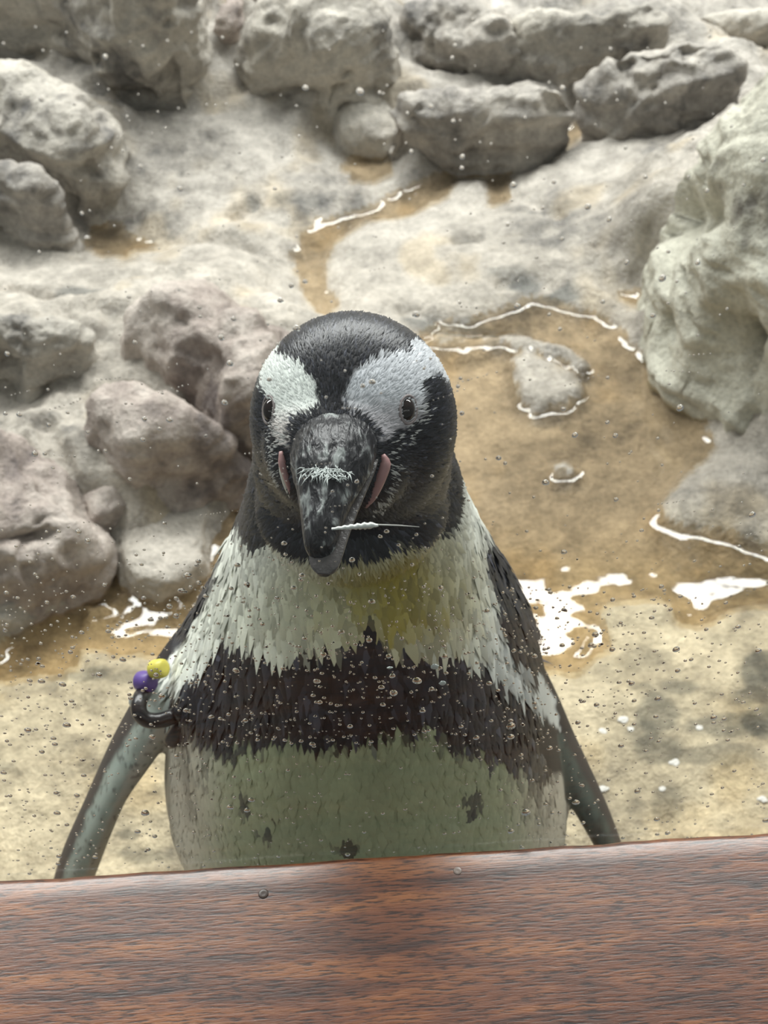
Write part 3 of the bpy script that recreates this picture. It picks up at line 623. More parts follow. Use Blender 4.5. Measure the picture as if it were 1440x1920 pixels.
def colour_at(P, Nn):
    """plumage colour at body points (markings belong to the bird)"""
    px = project(P); jit = 3.0 * vnoise(px[:, 0] / 6, px[:, 1] / 14, 3.0) + 2.0 * vnoise(px[:, 0] / 3, px[:, 1] / 7, 1.0)
    C = np.tile(np.array([0.014, 0.014, 0.017]), (len(P), 1))
    front = P[:, 1] < 0.155
    white = np.array([0.72, 0.77, 0.70])
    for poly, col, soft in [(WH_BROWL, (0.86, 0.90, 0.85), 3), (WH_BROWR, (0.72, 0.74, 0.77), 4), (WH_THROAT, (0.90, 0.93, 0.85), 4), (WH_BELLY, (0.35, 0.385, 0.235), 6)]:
        d = sdf_poly(px, poly) + jit
        w = sstep(-soft, soft, d) * front
        col = np.tile(np.array(col), (len(P), 1))
        if poly is WH_THROAT:
            q = ((px[:, 0] - 735) / 175) ** 2 + ((px[:, 1] - 1085) / 105) ** 2
            s = np.exp(-q * 0.9)[:, None] * (0.85 + 0.15 * vnoise(px[:, 0] / 18, px[:, 1] / 40, 0)[:, None])
            s = np.clip(s * 1.3, 0, 1); col = col * (1 - s) + np.array([0.36, 0.28, 0.04]) * s
            s2 = (np.exp(-(((px[:, 0] - 560) / 150) ** 2 + ((px[:, 1] - 1130) / 90) ** 2)) * 0.45)[:, None]
            col = col * (1 - s2) + np.array([0.58, 0.58, 0.34]) * s2
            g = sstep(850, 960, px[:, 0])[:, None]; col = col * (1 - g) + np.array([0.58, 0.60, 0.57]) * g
        if poly is WH_BELLY:  # olive is part stain, part greenish shade put into the colour
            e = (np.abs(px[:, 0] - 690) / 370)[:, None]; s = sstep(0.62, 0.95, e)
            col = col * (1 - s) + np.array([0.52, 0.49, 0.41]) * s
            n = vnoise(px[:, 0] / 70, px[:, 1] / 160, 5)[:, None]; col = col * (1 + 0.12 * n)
            b = (sstep(1480, 1600, px[:, 1]) * np.exp(-((px[:, 0] - 760) / 260) ** 2))[:, None]; col = col * (1 - 0.45 * b) + np.array([0.20, 0.29, 0.22]) * 0.45 * b  # viewer's dark green shadow and reflection painted low on the belly
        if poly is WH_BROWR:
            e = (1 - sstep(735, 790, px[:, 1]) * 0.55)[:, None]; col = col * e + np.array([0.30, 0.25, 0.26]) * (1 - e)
        if poly is WH_BROWL:
            e = (sstep(755, 800, px[:, 1]) * 0.6)[:, None]; col = col * (1 - e) + np.array([0.42, 0.33, 0.31]) * e
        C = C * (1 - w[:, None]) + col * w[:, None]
    for cx, cy, a, b in SPOTS:
        q = ((px[:, 0] - cx) / a) ** 2 + ((px[:, 1] - cy) / b) ** 2 + jit * 0.08
        s = (1 - sstep(0.6, 1.3, q))[:, None] * 0.85 * front[:, None]
        C = C * (1 - s) + np.array([0.02, 0.025, 0.025]) * s
    # flank streaks
    for cx in (985, 345):
        s = (np.exp(-((px[:, 0] - cx) / 55) ** 2) * (px[:, 1] > 1400) * sstep(1620, 1430, px[:, 1])) if False else np.exp(-((px[:, 0] - cx - 25) / (60 if cx > 600 else 22)) ** 2) * (px[:, 1] > 1380) * (1 - sstep(1440, 1580, px[:, 1]))
        st = sstep(0.0, 0.35, vnoise(px[:, 0] / 9, px[:, 1] / 60, 7.0) + 0.1) * s * front
        C = C * (1 - 0.8 * st[:, None]) + np.array([0.03, 0.03, 0.03]) * 0.8 * st[:, None]
    # grey-green flipper undersides, dark leading edge
    for rows, side in ((FL_L, -1), (FL_R, 1)):
        R = np.array([(a, b, c) for a, b, c, d, e in rows]); pts = np.array([on_y(*q) for q in R])
        best = np.full(len(P), 9.0); off = np.zeros(len(P)); along = np.zeros(len(P))
        for i in range(1, len(pts) - 1):
            a, b = pts[i], pts[i + 1]; e = b - a; t = np.clip(((P - a) @ e) / (e @ e), 0, 1); q = P - a - t[:, None] * e
            dd = np.linalg.norm(q, axis=1); k = dd < best
            best = np.where(k, dd, best); al = R[i][:2] + t[:, None] * (R[i + 1][:2] - R[i][:2])
            off = np.where(k, px[:, 0] - al[:, 0], off); along = np.where(k, i + t, along)
        pd = polyline_d(px, R[:, :2]); sg = np.sign(off); best_s = np.full(len(P), 1e9); off = np.zeros(len(P))
        for i in range(len(R) - 1):
            a, b = R[i, :2], R[i + 1, :2]; e = b - a; t = np.clip(((px - a) @ e) / (e @ e), 0, 1); q = px - a - t[:, None] * e; dq = np.hypot(q[:, 0], q[:, 1])
            k = dq < best_s; best_s = np.where(k, dq, best_s); off = np.where(k, np.sign(q[:, 0] * e[1] - q[:, 1] * e[0]) * dq, off)
        outer = (px[:, 0] < 318 - (px[:, 1] - 1330) * 0.02) if side < 0 else (px[:, 0] > 1000 + np.clip(px[:, 1] - 1390, 0, 1e4) * 0.55)
        w = sstep(0.036, 0.030, best) if False else (1 - sstep(0.030, 0.036, best))
        lim = (px[:, 1] > 1262) if side < 0 else (px[:, 1] > 1375)
        w = w * outer * lim * (P[:, 1] < 0.16)
        col = np.tile(np.array([0.21, 0.245, 0.215]) if side < 0 else np.array([0.055, 0.075, 0.068]), (len(P), 1))
        n = vnoise(px[:, 0] / 12, px[:, 1] / 25, 2.0)[:, None]; col = col * (1 + 0.25 * n)
        pale = ((1 - sstep(1300, 1345, px[:, 1])) if side < 0 else 0 * off)[:, None]; col = col * (1 - pale) + np.array([0.50, 0.56, 0.52]) * pale
        edge = (1 - sstep(-24, -15, off + 3 * n[:, 0]) if side < 0 else sstep(8, 20, off))[:, None]
        col = col * (1 - edge) + np.array([0.035, 0.032, 0.034]) * edge
        hl = (np.exp(-((off + 8) / 9) ** 2) * 0.6 if side < 0 else 0 * off)[:, None]; col = col * (1 - hl) + np.array([0.36, 0.42, 0.38]) * hl  # pale highlight painted alongside the dark edge
        fr = (sstep(14, 24, off) if side < 0 else 0 * off)[:, None]; col = col * (1 - fr) + np.array([0.30, 0.29, 0.25]) * fr
        sp = (vnoise(px[:, 0] / 5, px[:, 1] / 6, 8.0) > 0.62)[:, None] * 0.6; col = col * (1 - sp) + 0.03 * sp
        C = C * (1 - w[:, None]) + col * w[:, None]
    d = sdf_poly(px, [(322, 1258), (302, 1288), (274, 1318), (276, 1346), (300, 1352), (342, 1332), (348, 1310), (330, 1282)])
    w = (sstep(-4, 4, d) * (P[:, 1] < 0.165))[:, None]; C = C * (1 - w) + np.array([0.42, 0.48, 0.44]) * w
    C[P[:, 1] > 0.175] = (0.014, 0.014, 0.017)
    return C

PEN = empty('penguin', (-0.02, 0.12, 0.0))
tag(PEN, 'black and white penguin with yellow-stained throat standing behind the wet glass', 'penguin')
PO = np.array(PEN.location)
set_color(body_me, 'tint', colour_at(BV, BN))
bo = link('body', body_me, M_SKIN, PEN); bo.matrix_parent_inverse = Matrix.Translation(-Vector(PO))
def child(name, V, Fc, mat, parent=PEN, smooth=True):
    o = link(name, mesh_of(name, V, Fc), mat, parent, smooth); o.matrix_parent_inverse = Matrix.Translation(-Vector(PO)) if parent is PEN else Matrix.Identity(4); return o

# ---- plumage: separate overlapping feathers over the body
BILLBASE = on_y(622, 838, 0.062)
def plumage():
    body_me.calc_loop_triangles()
    T = np.empty(len(body_me.loop_triangles) * 3, np.int32); body_me.loop_triangles.foreach_get('vertices', T); T = T.reshape(-1, 3)
    A = BV[T]; ar = np.linalg.norm(np.cross(A[:, 1] - A[:, 0], A[:, 2] - A[:, 0]), axis=1) / 2; cen = A.mean(1)
    pc = project(cen)
    nrm = BN[T].mean(1); facing = (nrm * (CAM - cen)).sum(1) > -0.02
    headness = sstep(0.455, 0.505, cen[:, 2])
    flip = ((pc[:, 1] > 1160) & ((pc[:, 0] < 372 - (pc[:, 1] - 1160) * 0.5) | (pc[:, 0] > 985 + (pc[:, 1] - 1160) * 0.1)) & (pc[:, 1] < 1300)) | (pc[:, 1] > 1262) & ((pc[:, 0] < 318) | (pc[:, 0] > 1010 + np.clip(pc[:, 1] - 1400, 0, 1e4) * 0.5))
    dens = (0.35 + 3.6 * headness) * np.where(facing, 1.0, 0.25) * np.where(flip, 0.0, 1.0)
    low = cen[:, 2] < 0.06; dens = dens * np.where(low, 0.2, 1)
    w = ar * dens; w /= w.sum(); n = 36000
    pick = rng.choice(len(T), n, p=w); u = rng.random((n, 2)); k = u.sum(1) > 1; u[k] = 1 - u[k]
    P = A[pick, 0] + u[:, :1] * (A[pick, 1] - A[pick, 0]) + u[:, 1:] * (A[pick, 2] - A[pick, 0])
    Nn = BN[T[pick]].mean(1); Nn /= np.linalg.norm(Nn, axis=1)[:, None]
    px = project(P); hd = sstep(0.462, 0.505, P[:, 2])
    away = P - BILLBASE; away /= np.linalg.norm(away, axis=1)[:, None]
    down = np.tile(np.array([0, -0.25, -1.0]), (n, 1)); down[:, 0] += (P[:, 0] + 0.02) * 1.5
    D = away * hd[:, None] + down * (1 - hd)[:, None]
    # cheeks hang down and back
    D += rng.normal(0, 0.16, (n, 3))
    D -= (D * Nn).sum(1)[:, None] * Nn; D /= np.linalg.norm(D, axis=1)[:, None] + 1e-9
    Sd = np.cross(Nn, D)
    near = np.linalg.norm(P - BILLBASE, axis=1)
    face = 1 - sstep(0.028, 0.055, near)
    Lh = 0.0062 - 0.0030 * face
    cheek = sstep(850, 960, px[:, 1]) * hd
    Lh = Lh + 0.004 * cheek
    throat = (1 - hd) * (1 - sstep(1210, 1400, px[:, 1]))
    Lb = 0.0115 + 0.0085 * throat
    Ln = (Lh * hd + Lb * (1 - hd)) * rng.uniform(0.75, 1.25, n)
    belly = (1 - hd) * sstep(1370, 1440, px[:, 1])
    Wd = Ln * (np.where(hd > 0.5, 0.10, 0.13 + 0.03 * throat) + 0.05 * belly) * rng.uniform(0.8, 1.2, n)
    lift = np.where(hd > 0.5, 0.10, 0.055 + 0.06 * throat - 0.035 * belly) * Ln * rng.uniform(0.5, 1.3, n)
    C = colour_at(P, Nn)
    dark = C.mean(1) < 0.05
    C = C * (1 + rng.uniform(-0.17, 0.14, n) * (1 - 0.75 * belly) * (1 + 1.1 * throat))[:, None]
    C[dark] = C[dark] * np.clip(rng.lognormal(0.0, 0.75, dark.sum()), 0.4, 6.0)[:, None] * np.array([0.95, 1.0, 1.08])
    # pale bristles round the mouth corners and lores
    for line, wd, pb in [([(732, 852), (738, 880), (722, 915), (704, 955)], 13, .5), ([(512, 800), (514, 850), (522, 900)], 11, .45), ([(790, 775), (775, 810), (740, 835)], 16, .3), ([(540, 795), (530, 825)], 16, .6)]:
        dd = polyline_d(px, np.array(line, float)); k = (dd < wd * rng.uniform(0.3, 1.2, n)) & (rng.random(n) < pb) & (hd > 0.3)
        C[k] = np.array([0.45, 0.45, 0.43]) * rng.uniform(0.6, 1.2, k.sum())[:, None]
    b = 0.00015
    r0 = P - Nn * 0.0003
    ml = P + D * (0.5 * Ln)[:, None] - Sd * Wd[:, None] + Nn * (b + 0.35 * lift)[:, None]
    mr = P + D * (0.5 * Ln)[:, None] + Sd * Wd[:, None] + Nn * (b + 0.35 * lift)[:, None]
    mc = P + D * (0.5 * Ln)[:, None] + Nn * (b + 0.45 * lift + 0.25 * Wd)[:, None]
    tp = P + D * Ln[:, None] + Nn * (b + 0.7 * lift)[:, None]
    V = np.stack([r0, ml, mr, mc, tp], 1).reshape(-1, 3)
    base = np.arange(n)[:, None, None] * 5
    Fq = (base + np.array([[0, 3, 1], [0, 2, 3], [1, 3, 4], [3, 2, 4]])[None]).reshape(-1, 3)
    me = quad_mesh('plumage', V, Fq)
    CC = np.repeat(C[:, None], 5, 1); CC[:, 4] *= 0.93; CC[:, 0] *= 0.85
    set_color(me, 'tint', CC.reshape(-1, 3))
    o = link('plumage', me, M_FEATHER, PEN); o.matrix_parent_inverse = Matrix.Translation(-Vector(PO)); o['kind'] = 'stuff'
plumage()

# ---- bill
def bill_mat():
    M, nt, P, out = newmat('bill_horn'); L = nt.links.new
    tc = N(nt, 'ShaderNodeTexCoord'); mp = N(nt, 'ShaderNodeMapping'); mp.inputs['Scale'].default_value = (1, 0.28, 0.5); L(tc.outputs['Object'], mp.inputs['Vector'])
    n1 = N(nt, 'ShaderNodeTexNoise', Scale=420.0, Detail=3.0, Distortion=0.6); L(mp.outputs[0], n1.inputs['Vector'])
    n2 = N(nt, 'ShaderNodeTexNoise', Scale=130.0, Detail=4.0); L(tc.outputs['Object'], n2.inputs['Vector'])
    r = N(nt, 'ShaderNodeValToRGB'); e = r.color_ramp.elements
    e[0].position = 0.50; e[0].color = (0.014, 0.014, 0.016, 1); e[1].position = 0.66; e[1].color = (0.27, 0.29, 0.28, 1)
    e.new(0.575).color = (0.045, 0.045, 0.048, 1)
    ad = N(nt, 'ShaderNodeMath', operation='MULTIPLY_ADD'); L(n2.outputs['Fac'], ad.inputs[0]); ad.inputs[1].default_value = 0.5
    mm = N(nt, 'ShaderNodeMath', operation='MULTIPLY'); L(n1.outputs['Fac'], mm.inputs[0]); mm.inputs[1].default_value = 0.55; L(mm.outputs[0], ad.inputs[2])
    L(ad.outputs[0], r.inputs['Fac']); L(r.outputs[0], P.inputs['Base Color'])
    P.inputs['Roughness'].default_value = 0.4; P.inputs['Specular IOR Level'].default_value = 0.5
    b = N(nt, 'ShaderNodeBump', Strength=1.0, Distance=0.0016); L(n1.outputs['Fac'], b.inputs['Height']); L(b.outputs[0], P.inputs['Normal'])
    return M
M_BILL = bill_mat(); M_BILLTIP = plain('bill_tip_horn', (0.075, 0.068, 0.065), 0.32, 0.6, bump=0.3, bscale=400)
B0 = on_y(627, 836, 0.067); B1 = on_y(600, 990, 0.029)
AX = B1 - B0; BL = np.linalg.norm(AX); AX /= BL
SX = np.cross(AX, np.array([0, 0, 1.0])); SX /= np.linalg.norm(SX); UX = np.cross(SX, AX)
def bill_loft(rows, n=72, side=0.0, lumps=0.0):
    R = spline(rows, 90); rings = []; th = np.linspace(0, 2 * np.pi, n, endpoint=False)
    for s, hw, up, dn, drop in R:
        c = B0 + AX * s * BL - UX * drop
        ct, st = np.cos(th), np.sin(th)
        x = hw * np.sign(ct) * np.abs(ct) ** 0.9 * (1 - 0.25 * np.clip(st, 0, 1)); z = np.where(st > 0, up * np.abs(st) ** 0.85, -dn * np.abs(st) ** 0.9)
        c = c - SX * side
        Pn = c + x[:, None] * SX + z[:, None] * UX
        if lumps:                                              # ridged, flaking horn near the base
            k = lumps * (1 - sstep(0.45, 0.9, np.full(n, s)))
            rel = Pn - B0; a_, b_, c_ = rel @ SX, rel @ AX, rel @ UX
            dd = 0.5 * fbm(a_, b_ * 0.45, c_, 420.0, 3) + 0.7 * fbm(a_, b_ * 0.3, c_, 900.0, 2, ridged=True)
            out = (Pn - c); out /= np.linalg.norm(out, axis=1)[:, None] + 1e-9
            Pn = Pn + out * (dd * k)[:, None]
        rings.append(Pn)
    return loft(rings)
# s along, half width, up, down, droop
UP = [(-0.40, .0120, .0050, .004, 0), (-0.2, .0150, .0085, .004, 0), (0.0, .0160, .0112, .004, 0), (0.25, .0154, .0116, .004, .0002), (0.52, .0118, .0098, .0035, .0008), (0.78, .0088, .0080, .003, .0016), (1.0, .0068, .0066, .0035, .0030), (1.14, .0052, .0048, .005, .0052), (1.22, .0022, .0018, .004, .0080)]
LOW = [(-0.2, .0150, .001, .0085, .0035), (0.1, .0144, .001, .0082, .0042), (0.4, .0118, .001, .0075, .0050), (0.7, .0092, .001, .0068, .0056), (0.95, .0074, .001, .0062, .0062), (1.15, .0062, .001, .0056, .0070), (1.28, .0050, .0008, .0044, .0080), (1.35, .0022, .0005, .0018, .0092)]
V, Fc = bill_loft(UP, lumps=0.0007); ub = child('upper_bill', V, Fc, M_BILL); ub['label'] = 'grooved dark grey upper bill with pale streaks'
V, Fc = bill_loft(LOW, side=0.0022); lb = child('lower_bill', V, Fc, M_BILLTIP); lb['label'] = 'smooth dark lower bill'

# ---- wet white down stuck on the bill ridge
def fluff():
    c = B0 + AX * BL * 0.52 + UX * 0.0094; parts_ = []
    for k in range(110):
        o_ = c + SX * rng.normal(-0.0018, 0.0040) + AX * rng.normal(0, 0.0016); dr = SX * rng.normal(0.1, 0.45) + AX * rng.normal(0.5, 0.45) + UX * 0.02
        o_ = o_ - UX * 0.16 * abs((o_ - c) @ SX)
        dr /= np.linalg.norm(dr); l_ = rng.uniform(0.002, 0.0055)
        parts_.append(tube(np.array([o_, o_ + dr * l_ * .5 + UX * .0004, o_ + dr * l_ - UX * .0003]), [.00016, .00022, .00006], 5))
    V, Fc = merge(parts_); o = child('down_fluff', V, Fc, plain('white_down', (0.52, 0.56, 0.54), 0.5), ub); o['label'] = 'wet white down clinging to the bill'
fluff()

# ---- pink gape skin at the mouth corners
M_PINKSKIN = plain('gape_skin', (0.42, 0.24, 0.23), 0.4, 0.5); M_YELLOW = plain('gape_edge', (0.62, 0.55, 0.30), 0.45)
def strip(pts, rad, mat, name, lift=0.0015):
    P = []
    for px, py in spline(np.array(pts, float), 14):
        p, n = hit(px, py); P.append(p + (CAM - p) / np.linalg.norm(CAM - p) * lift)
    rad = np.interp(np.linspace(0, 1, 14), np.linspace(0, 1, len(rad)), rad)
    V, Fc = tube(np.array(P), rad, 10); return child(name, V, Fc, mat)
strip([(718, 852), (722, 870), (712, 900), (700, 930), (686, 950)], [.0008, .0024, .0022, .0016, .0008], M_PINKSKIN, 'gape', .0004)
strip([(527, 846), (530, 868), (536, 890), (543, 915), (548, 935)], [.0008, .0018, .0015, .0010, .0006], M_PINKSKIN, 'gape', .0004)
strip([(524, 858), (528, 885), (536, 912), (550, 945)], [.0004, .0009, .0009, .0004], plain('gape_rim', (0.75, 0.74, 0.66), 0.5), 'gape_rim', .0008)

# ---- eyes
M_EYE = plain('eye_iris', (0.020, 0.014, 0.012), 0.06, 0.4, coat=0.3); M_LID = plain('eyelid_skin', (0.24, 0.205, 0.20), 0.5)
def eye(px, py, ww, hh, tilt):
    p, n = hit(px, py); d = np.linalg.norm(p - CAM)
    nd = n.copy(); nd /= np.linalg.norm(nd)
    view = (CAM - p) / d
    up = UPV * math.cos(tilt) + RGT * math.sin(tilt); up = up - (up @ nd) * nd; up /= np.linalg.norm(up); sd = np.cross(up, nd)
    r = hh * d / FPX
    R = np.column_stack([sd, up, nd])
    V, Fc = ellipsoid(p - nd * r * 0.35, (r * ww, r, r * 0.75), R, 28, 16)
    e = child('eye', V, Fc, M_EYE); e['label'] = 'glossy dark brown eye'
    th = np.linspace(0, 2 * np.pi, 33)[:-1]; rings = []
    ring = [p + (sd * math.cos(t) * r * ww * 1.10 + up * math.sin(t) * r * 1.10) - nd * (r * 0.05) for t in th]
    V2 = []; F2 = []; m_ = 8; ring = np.array(ring)
    for i, t in enumerate(th):
        o_ = ring[i] - p; o_ /= np.linalg.norm(o_)
        for j in range(m_):
            a = 2 * math.pi * j / m_; V2.append(ring[i] + 0.0007 * (math.cos(a) * o_ + math.sin(a) * nd))
    for i in range(32):
        for j in range(m_): F2.append((i * m_ + j, i * m_ + (j + 1) % m_, ((i + 1) % 32) * m_ + (j + 1) % m_, ((i + 1) % 32) * m_ + j))
    child('eyelid', np.array(V2), F2, M_LID, e)
eye(766, 768, 0.72, 24, 0.12); eye(503, 768, 0.75, 24, -0.25)

# ---- feet
M_FOOT = plain('foot_skin', (0.05, 0.045, 0.045), 0.6, bump=0.4)
for lx in LEGX:
    pp = []
    for k, a in enumerate((-0.38, 0.0, 0.38)):
        pth = np.array([[lx, .115, .012], [lx + math.sin(a) * .03, .115 - math.cos(a) * .03, .010], [lx + math.sin(a) * .055, .115 - math.cos(a) * .055, .006]])
        pp.append(tube(spline(pth, 8), np.linspace(.009, .005, 8), 10))
    web = []
    for a in np.linspace(-0.38, 0.38, 9): web.append((lx + math.sin(a) * .046, .115 - math.cos(a) * .046))
    WV = [(lx, .115, .010)] + [(x, y, .008) for x, y in web] + [(lx, .115, .004)] + [(x, y, .003) for x, y in web]
    WF = [(0, i, i + 1) for i in range(1, 9)] + [(10, 10 + i + 1, 10 + i) for i in range(1, 9)] + [(i, 10 + i, 11 + i, i + 1) for i in range(1, 9)]
    pp.append((np.array(WV), WF))
    V, Fc = merge(pp); child('foot', V, Fc, M_FOOT)

# ---- wing band with beads
def wing_band():
    c0 = on_y(300, 1325, 0.120)
    root = empty('wing_band', tuple(c0)); tag(root, 'black rubber wing band with one yellow and one purple bead on the flipper', 'wing band')
    inv = Matrix.Translation(-Vector(c0))
    def add(name, V, Fc, mat, lab=None):
        o = link(name, mesh_of(name, V, Fc), mat, root); o.matrix_parent_inverse = inv
        if lab: o['label'] = lab
        return o
    blk = plain('black_rubber', (0.010, 0.010, 0.011), 0.3, 0.5, bump=0.15, bscale=300)
    # closed loop round the flipper, seen from its front as a broad U
    P = [on_y(px, py, y) for px, py, y in [(276, 1290, .122), (263, 1310, .110), (261, 1334, .102), (275, 1349, .099), (300, 1351, .099), (328, 1341, .101), (350, 1327, .108)]]
    back = [on_y(345, 1325, .165), on_y(310, 1290, .180), on_y(275, 1275, .165)]
    loop = spline(np.array(P + back + [P[0]]), 60)
    add('strap', *tube(loop, 0.0042, 12), blk)
    def bead(px, py, y, rad, col, name, ax):
        c = on_y(px, py, y); ax = np.array(ax, float); ax /= np.linalg.norm(ax); a = np.cross(ax, [0, 0, 1.0]); a /= np.linalg.norm(a); b = np.cross(ax, a)
        th = np.linspace(0, 2 * np.pi, 24, endpoint=False); rings = []
        for t, f in [(-1.0, .35), (-1.0, .72), (-.8, .92), (-.4, 1), (.4, 1), (.8, .92), (1.0, .72), (1.0, .35)]:
            rings.append(c + ax * t * rad * 0.9 + rad * f * (np.cos(th)[:, None] * a + np.sin(th)[:, None] * b))
        V, Fc = loft(rings); add('bead', V, Fc, plain(name, col, 0.4, 0.5), name.replace('_', ' '))
    bead(297, 1254, 0.122, 0.0052, (0.66, 0.58, 0.10), 'yellow_plastic_bead', (1, -0.3, 0.5))
    bead(273, 1278, 0.120, 0.0058, (0.125, 0.075, 0.30), 'purple_plastic_bead', (1, -0.5, 0.4))
    # loose tail of the strap hanging beside the body
    t0 = on_y(352, 1345, .105); t1 = on_y(338, 1365, .100); t2 = on_y(318, 1394, .098)
    add('strap_tail', *tube(spline(np.array([t0, t1, t2]), 10), np.array([.0046] * 9 + [.0036]), 12), blk)
    # metal clip
    c = on_y(252, 1318, .112)
    add('clip', *ellipsoid(c, (0.0030, 0.0022, 0.0050), None, 16, 10), plain('clip_metal', (0.55, 0.57, 0.56), 0.3))
wing_band()

# white splashes on the ground
for px, py, r_ in [(1166, 1366, 13), (1180, 1382, 9), (1262, 1444, 14), (1238, 1494, 9), (1128, 1385, 12), (1130, 1492, 12), (1425, 1512, 12), (1308, 1380, 9)]:
    c = on_z(px, py); c[2] = float(terrain(np.array([c[0]]), np.array([c[1]]))[0]) + 0.0004; d = 0.72 * np.linalg.norm(c - CAM) * r_ / FPX
    V, Fc = ellipsoid(np.zeros(3), (d, d * 0.8, d * 0.16), None, 18, 8); a_ = np.arctan2(V[:, 1], V[:, 0])
    V = V * (1 + 0.35 * vnoise(np.cos(a_) * 1.7 + px, np.sin(a_) * 1.7, py))[:, None]
    o = link('white_splash', mesh_of('white_splash', V, Fc), plain('white_dropping', (0.58, 0.56, 0.51), 0.6)); o.location = c
    tag(o, 'white splash of droppings on sandy ground beside the bare dark flipper', 'dropping', 'white splashes on the sandy ground')

# ================================================================== ON THE GLASS
GY = -0.0019
def feather_on_glass():
    a = on_y(622, 991, GY + .0006); b = on_y(710, 984, GY + .0008); c = on_y(786, 988, GY + .0006)
    root = empty('feather', tuple(b)); tag(root, 'small white feather with bare quill stuck to the glass below the bill', 'feather'); inv = Matrix.Translation(-Vector(b))
    ax = b - a; L_ = np.linalg.norm(ax); ax /= L_; side = np.cross(ax, [0, -1.0, 0]); V = []; Fc = []
    n = 26
    for i in range(n):
        t = i / (n - 1); w = 0.0016 * (t ** 0.6) * (1 - max(0, t - .85) / .15 * 0.7) + 0.0001
        w2 = w * (1 + 0.25 * math.sin(i * 2.4)); w3 = w * (1 + 0.25 * math.sin(i * 1.7 + 1)); p = a + ax * L_ * t
        V += [p + side * w2 - ax * w * .6, p + np.array([0, -.0007, 0]), p - side * w3 - ax * w * .6, p + np.array([0, .0004, 0])]
    for i in range(n - 1):
        for j in range(4): Fc.append((i * 4 + j, i * 4 + (j + 1) % 4, i * 4 + 4 + (j + 1) % 4, i * 4 + 4 + j))
    o = link('vane', mesh_of('vane', V, Fc), plain('white_vane', (0.78, 0.80, 0.76), 0.6), root); o.matrix_parent_inverse = inv
    V, Fc = tube(np.array([a + ax * L_ * .6, b, (b + c) / 2 + np.array([0, 0, .0002]), c]), [.00012, .00025, .0002, .0001], 6)
    o = link('quill', mesh_of('quill', V, Fc), plain('quill', (0.45, 0.45, 0.42), 0.4), root); o.matrix_parent_inverse = inv
feather_on_glass()
M_FLECK = plain('white_fleck', (0.70, 0.76, 0.72), 0.7)
for px, py, r_, lab in [(815, 1250, 7.5, 'round white fleck on the glass before the black chest'), (830, 1281, 6.5, 'oval white fleck just under the round fleck on the glass'), (731, 1252, 6.0, 'thin blue-white fleck on the glass before the black chest')]:
    c = on_y(px, py, GY + .0002); d = np.linalg.norm(c - CAM) * r_ / FPX
    V, Fc = ellipsoid(c, (d, d * 0.25, d * (1.0 if r_ > 6.2 else .45)), None, 14, 8); V = V + rng.normal(0, d * 0.05, V.shape)
    tag(link('fleck', mesh_of('fleck', V, Fc), M_FLECK), lab, 'fleck')

# droplets: one unit dome, flat against the pane, bulging to the penguin side
def dome_mesh(seed):
    r_ = np.random.default_rng(seed); n = 16; V = []; Fc = []
    th = np.linspace(0, 2 * np.pi, n, endpoint=False); wob = 1 + 0.07 * np.cos(2 * th + r_.uniform(0, 6)) + 0.04 * np.cos(3 * th + r_.uniform(0, 6))
    rings = []
    for ph in np.linspace(0, math.pi / 2 - 0.12, 7):
        rings.append(np.column_stack([np.cos(th) * math.cos(ph) * wob, np.full(n, 0.62 * math.sin(ph)), np.sin(th) * math.cos(ph) * wob * 1.03]))
    return loft(rings)
DOMES = [dome_mesh(s) for s in range(4)]
DME = []
for Vd, Fd in DOMES:
    me = mesh_of('water_droplet', Vd, Fd); me.materials.append(M_DROP); me.polygons.foreach_set('use_smooth', np.ones(len(me.polygons), bool)); DME.append(me)
drops = [(675, 172, 7), (1102, 388, 6), (1142, 412, 5), (963, 347, 6), (780, 590, 7), (352, 1080, 8), (272, 1525, 8), (1242, 522, 7), (338, 354, 5), (808, 200, 5), (1055, 165, 5), (867, 294, 5), (866, 315, 4), (1175, 492, 5), (1308, 493, 5), (1054, 448, 4), (952, 421, 4), (1210, 332, 4), (850, 227, 4),
         (970, 574, 6), (1224, 592, 5), (1275, 765, 7), (1078, 816, 6), (1023, 905, 7), (1154, 817, 5), (1139, 792, 4), (1050, 617, 4), (1130, 566, 4), (415, 633, 6), (421, 755, 6), (318, 788, 6), (271, 786, 5), (253, 642, 4), (65, 851, 6), (84, 851, 4), (36, 778, 5), (147, 998, 6), (445, 1060, 6), (463, 1096, 6),
         (556, 616, 7), (505, 712, 5), (680, 724, 5), (701, 717, 4), (866, 775, 5), (373, 1093, 5), (203, 1184, 5), (132, 1223, 5), (1268, 1218, 7), (1108, 1210, 6), (1148, 1218, 6), (1240, 1100, 5), (1230, 1344, 5), (958, 1362, 9), (958, 1382, 7), (986, 1524, 9), (782, 1277, 9), (738, 1300, 8), (442, 1257, 6), (640, 1185, 6), (660, 1050, 6), (1195, 1484, 6), (1080, 1505, 7),
         (125, 1360, 7), (100, 1385, 5), (105, 1487, 5), (107, 1525, 6), (303, 1306, 7), (285, 1382, 6), (245, 1310, 5)]
def zone(px, py):
    """how crowded the droplets stand on this part of the pane"""
    if py < 950: return 0.05
    if py < 1100: return 0.05 + 0.35 * (py - 950) / 150 * (1.0 if px < 900 else 0.4)
    if py < 1400: return (1.0 if 330 < px < 1030 else 0.75) if px < 1250 else 0.4
    return 0.55 if px < 420 or 950 < px < 1200 else 0.28
cand = []
while len(cand) < 2900:
    px, py = random.uniform(-60, 1500), random.uniform(10, 1640)
    if random.random() < zone(px, py):
        cand.append((px, py, min(6.5, 1.3 + random.expovariate(1 / 1.05))))
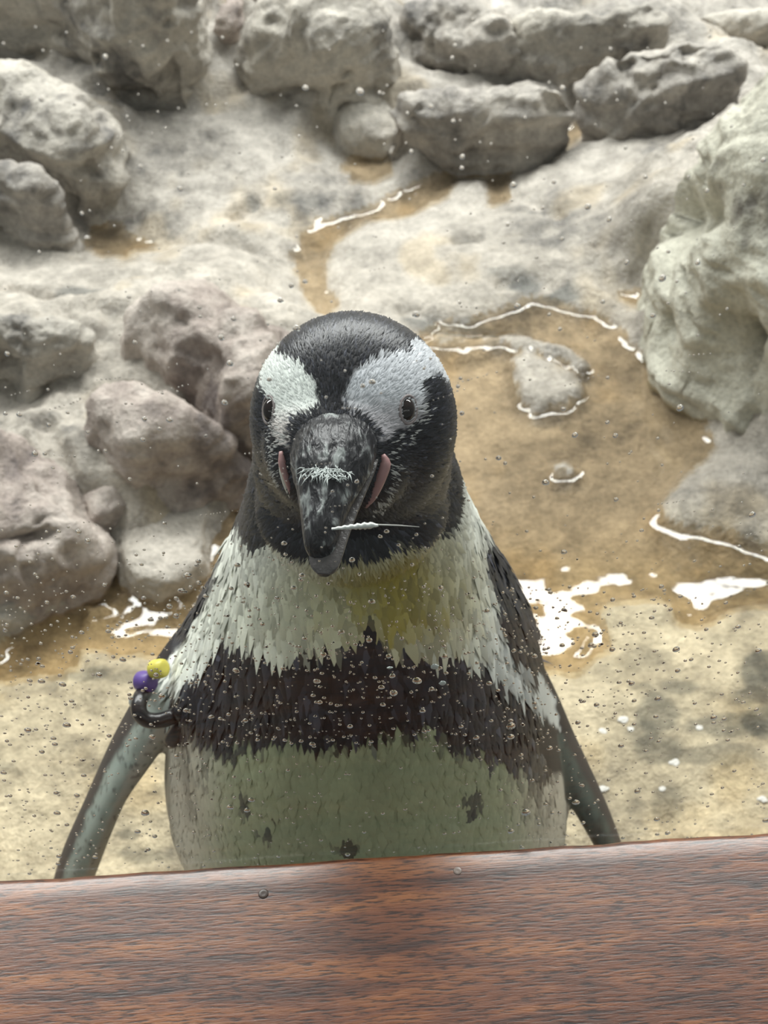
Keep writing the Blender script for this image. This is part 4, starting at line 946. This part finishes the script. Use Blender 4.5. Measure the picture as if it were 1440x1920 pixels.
for k in range(26):                                   # short dotted trails left by runs of spray
    px, py = random.uniform(0, 1440), random.uniform(450, 1300); s = random.uniform(-0.35, 0.1)
    for j in range(random.randint(4, 9)): cand.append((px + j * random.uniform(7, 10), py + s * j * 9, random.uniform(1.0, 2.0)))
allp = drops + cand
allp.sort(key=lambda t: -t[2])
def drop_place(px, py, r_):
    c = on_y(px, py, GY); return c, np.linalg.norm(c - CAM) * r_ / FPX
HEADP = [(465, 760), (480, 680), (530, 610), (655, 577), (775, 612), (840, 690), (860, 780), (865, 880), (845, 1000), (460, 1000)]
BANDP = [(330, 1265), (400, 1190), (480, 1190), (685, 1130), (850, 1200), (1020, 1350), (1040, 1440), (850, 1400), (400, 1400)]
BODYP = [(312, 1390), (1060, 1440), (1050, 1590), (385, 1625), (320, 1500)]
NECKP = [(455, 1000), (885, 950), (1030, 1300), (850, 1200), (400, 1190), (325, 1250), (400, 1100)]
FLIPP = [(322, 1250), (345, 1330), (250, 1430), (180, 1640), (95, 1645), (150, 1510), (245, 1340)]
FLRP = [(1000, 1390), (1040, 1340), (1157, 1578), (1105, 1580)]
BPX = [np.array(b_[2], float) for b_ in BOULD]
def behind(px, py):
    P_ = np.array([[px, py]])
    for poly, nm in [(HEADP, "the penguin's head"), (BANDP, "the penguin's black chest band"), (NECKP, "the penguin's pale throat"), (BODYP, "the penguin's belly"), (FLIPP, 'the beaded flipper'), (FLRP, 'the bare dark flipper')]:
        if sdf_poly(P_, poly)[0] > 0: return nm
    for poly, nm in [(PUD['big'], 'the wide tan puddle'), (PUD['left'], 'the shallow brown puddle'), (PUD['channel'], 'the crooked water channel'), (BOULD[0][2], 'the tall cream boulder')]:
        if sdf_poly(P_, poly)[0] > 0: return nm
    if any(sdf_poly(P_, b_)[0] > 0 for b_ in BPX): return 'the craggy boulders'
    if py > 1150: return 'the sandy ground beside the beaded flipper' if px < 400 else 'the sandy ground beside the bare dark flipper'
    return 'the flat pale rock'
for k, (px, py, r_) in enumerate(allp[:290]):
    c, s = drop_place(px, py, r_)
    o = bpy.data.objects.new('water_droplet', DME[k % 4]); COL.objects.link(o); o.location = c; o.scale = (s, s, s)
    size_ = 'large' if r_ >= 6 else 'middling' if r_ >= 4 else 'small'; bh = behind(px, py)
    tag(o, f'{size_} clear droplet on the glass before {bh}', 'droplet', f'{size_} droplets before {bh}')
VV = []; FF = []; nb = 0
for k, (px, py, r_) in enumerate(allp[290:]):
    c, s = drop_place(px, py, r_); Vd, Fd = DOMES[k % 4]; VV.append(Vd * s + c); FF += [tuple(i + nb for i in f) for f in Fd]; nb += len(Vd)
o = link('droplet_spray', mesh_of('droplet_spray', np.concatenate(VV), FF), M_DROP)
tag(o, 'fine spray of tiny water droplets dotted over the glass', 'droplets', kind='stuff')
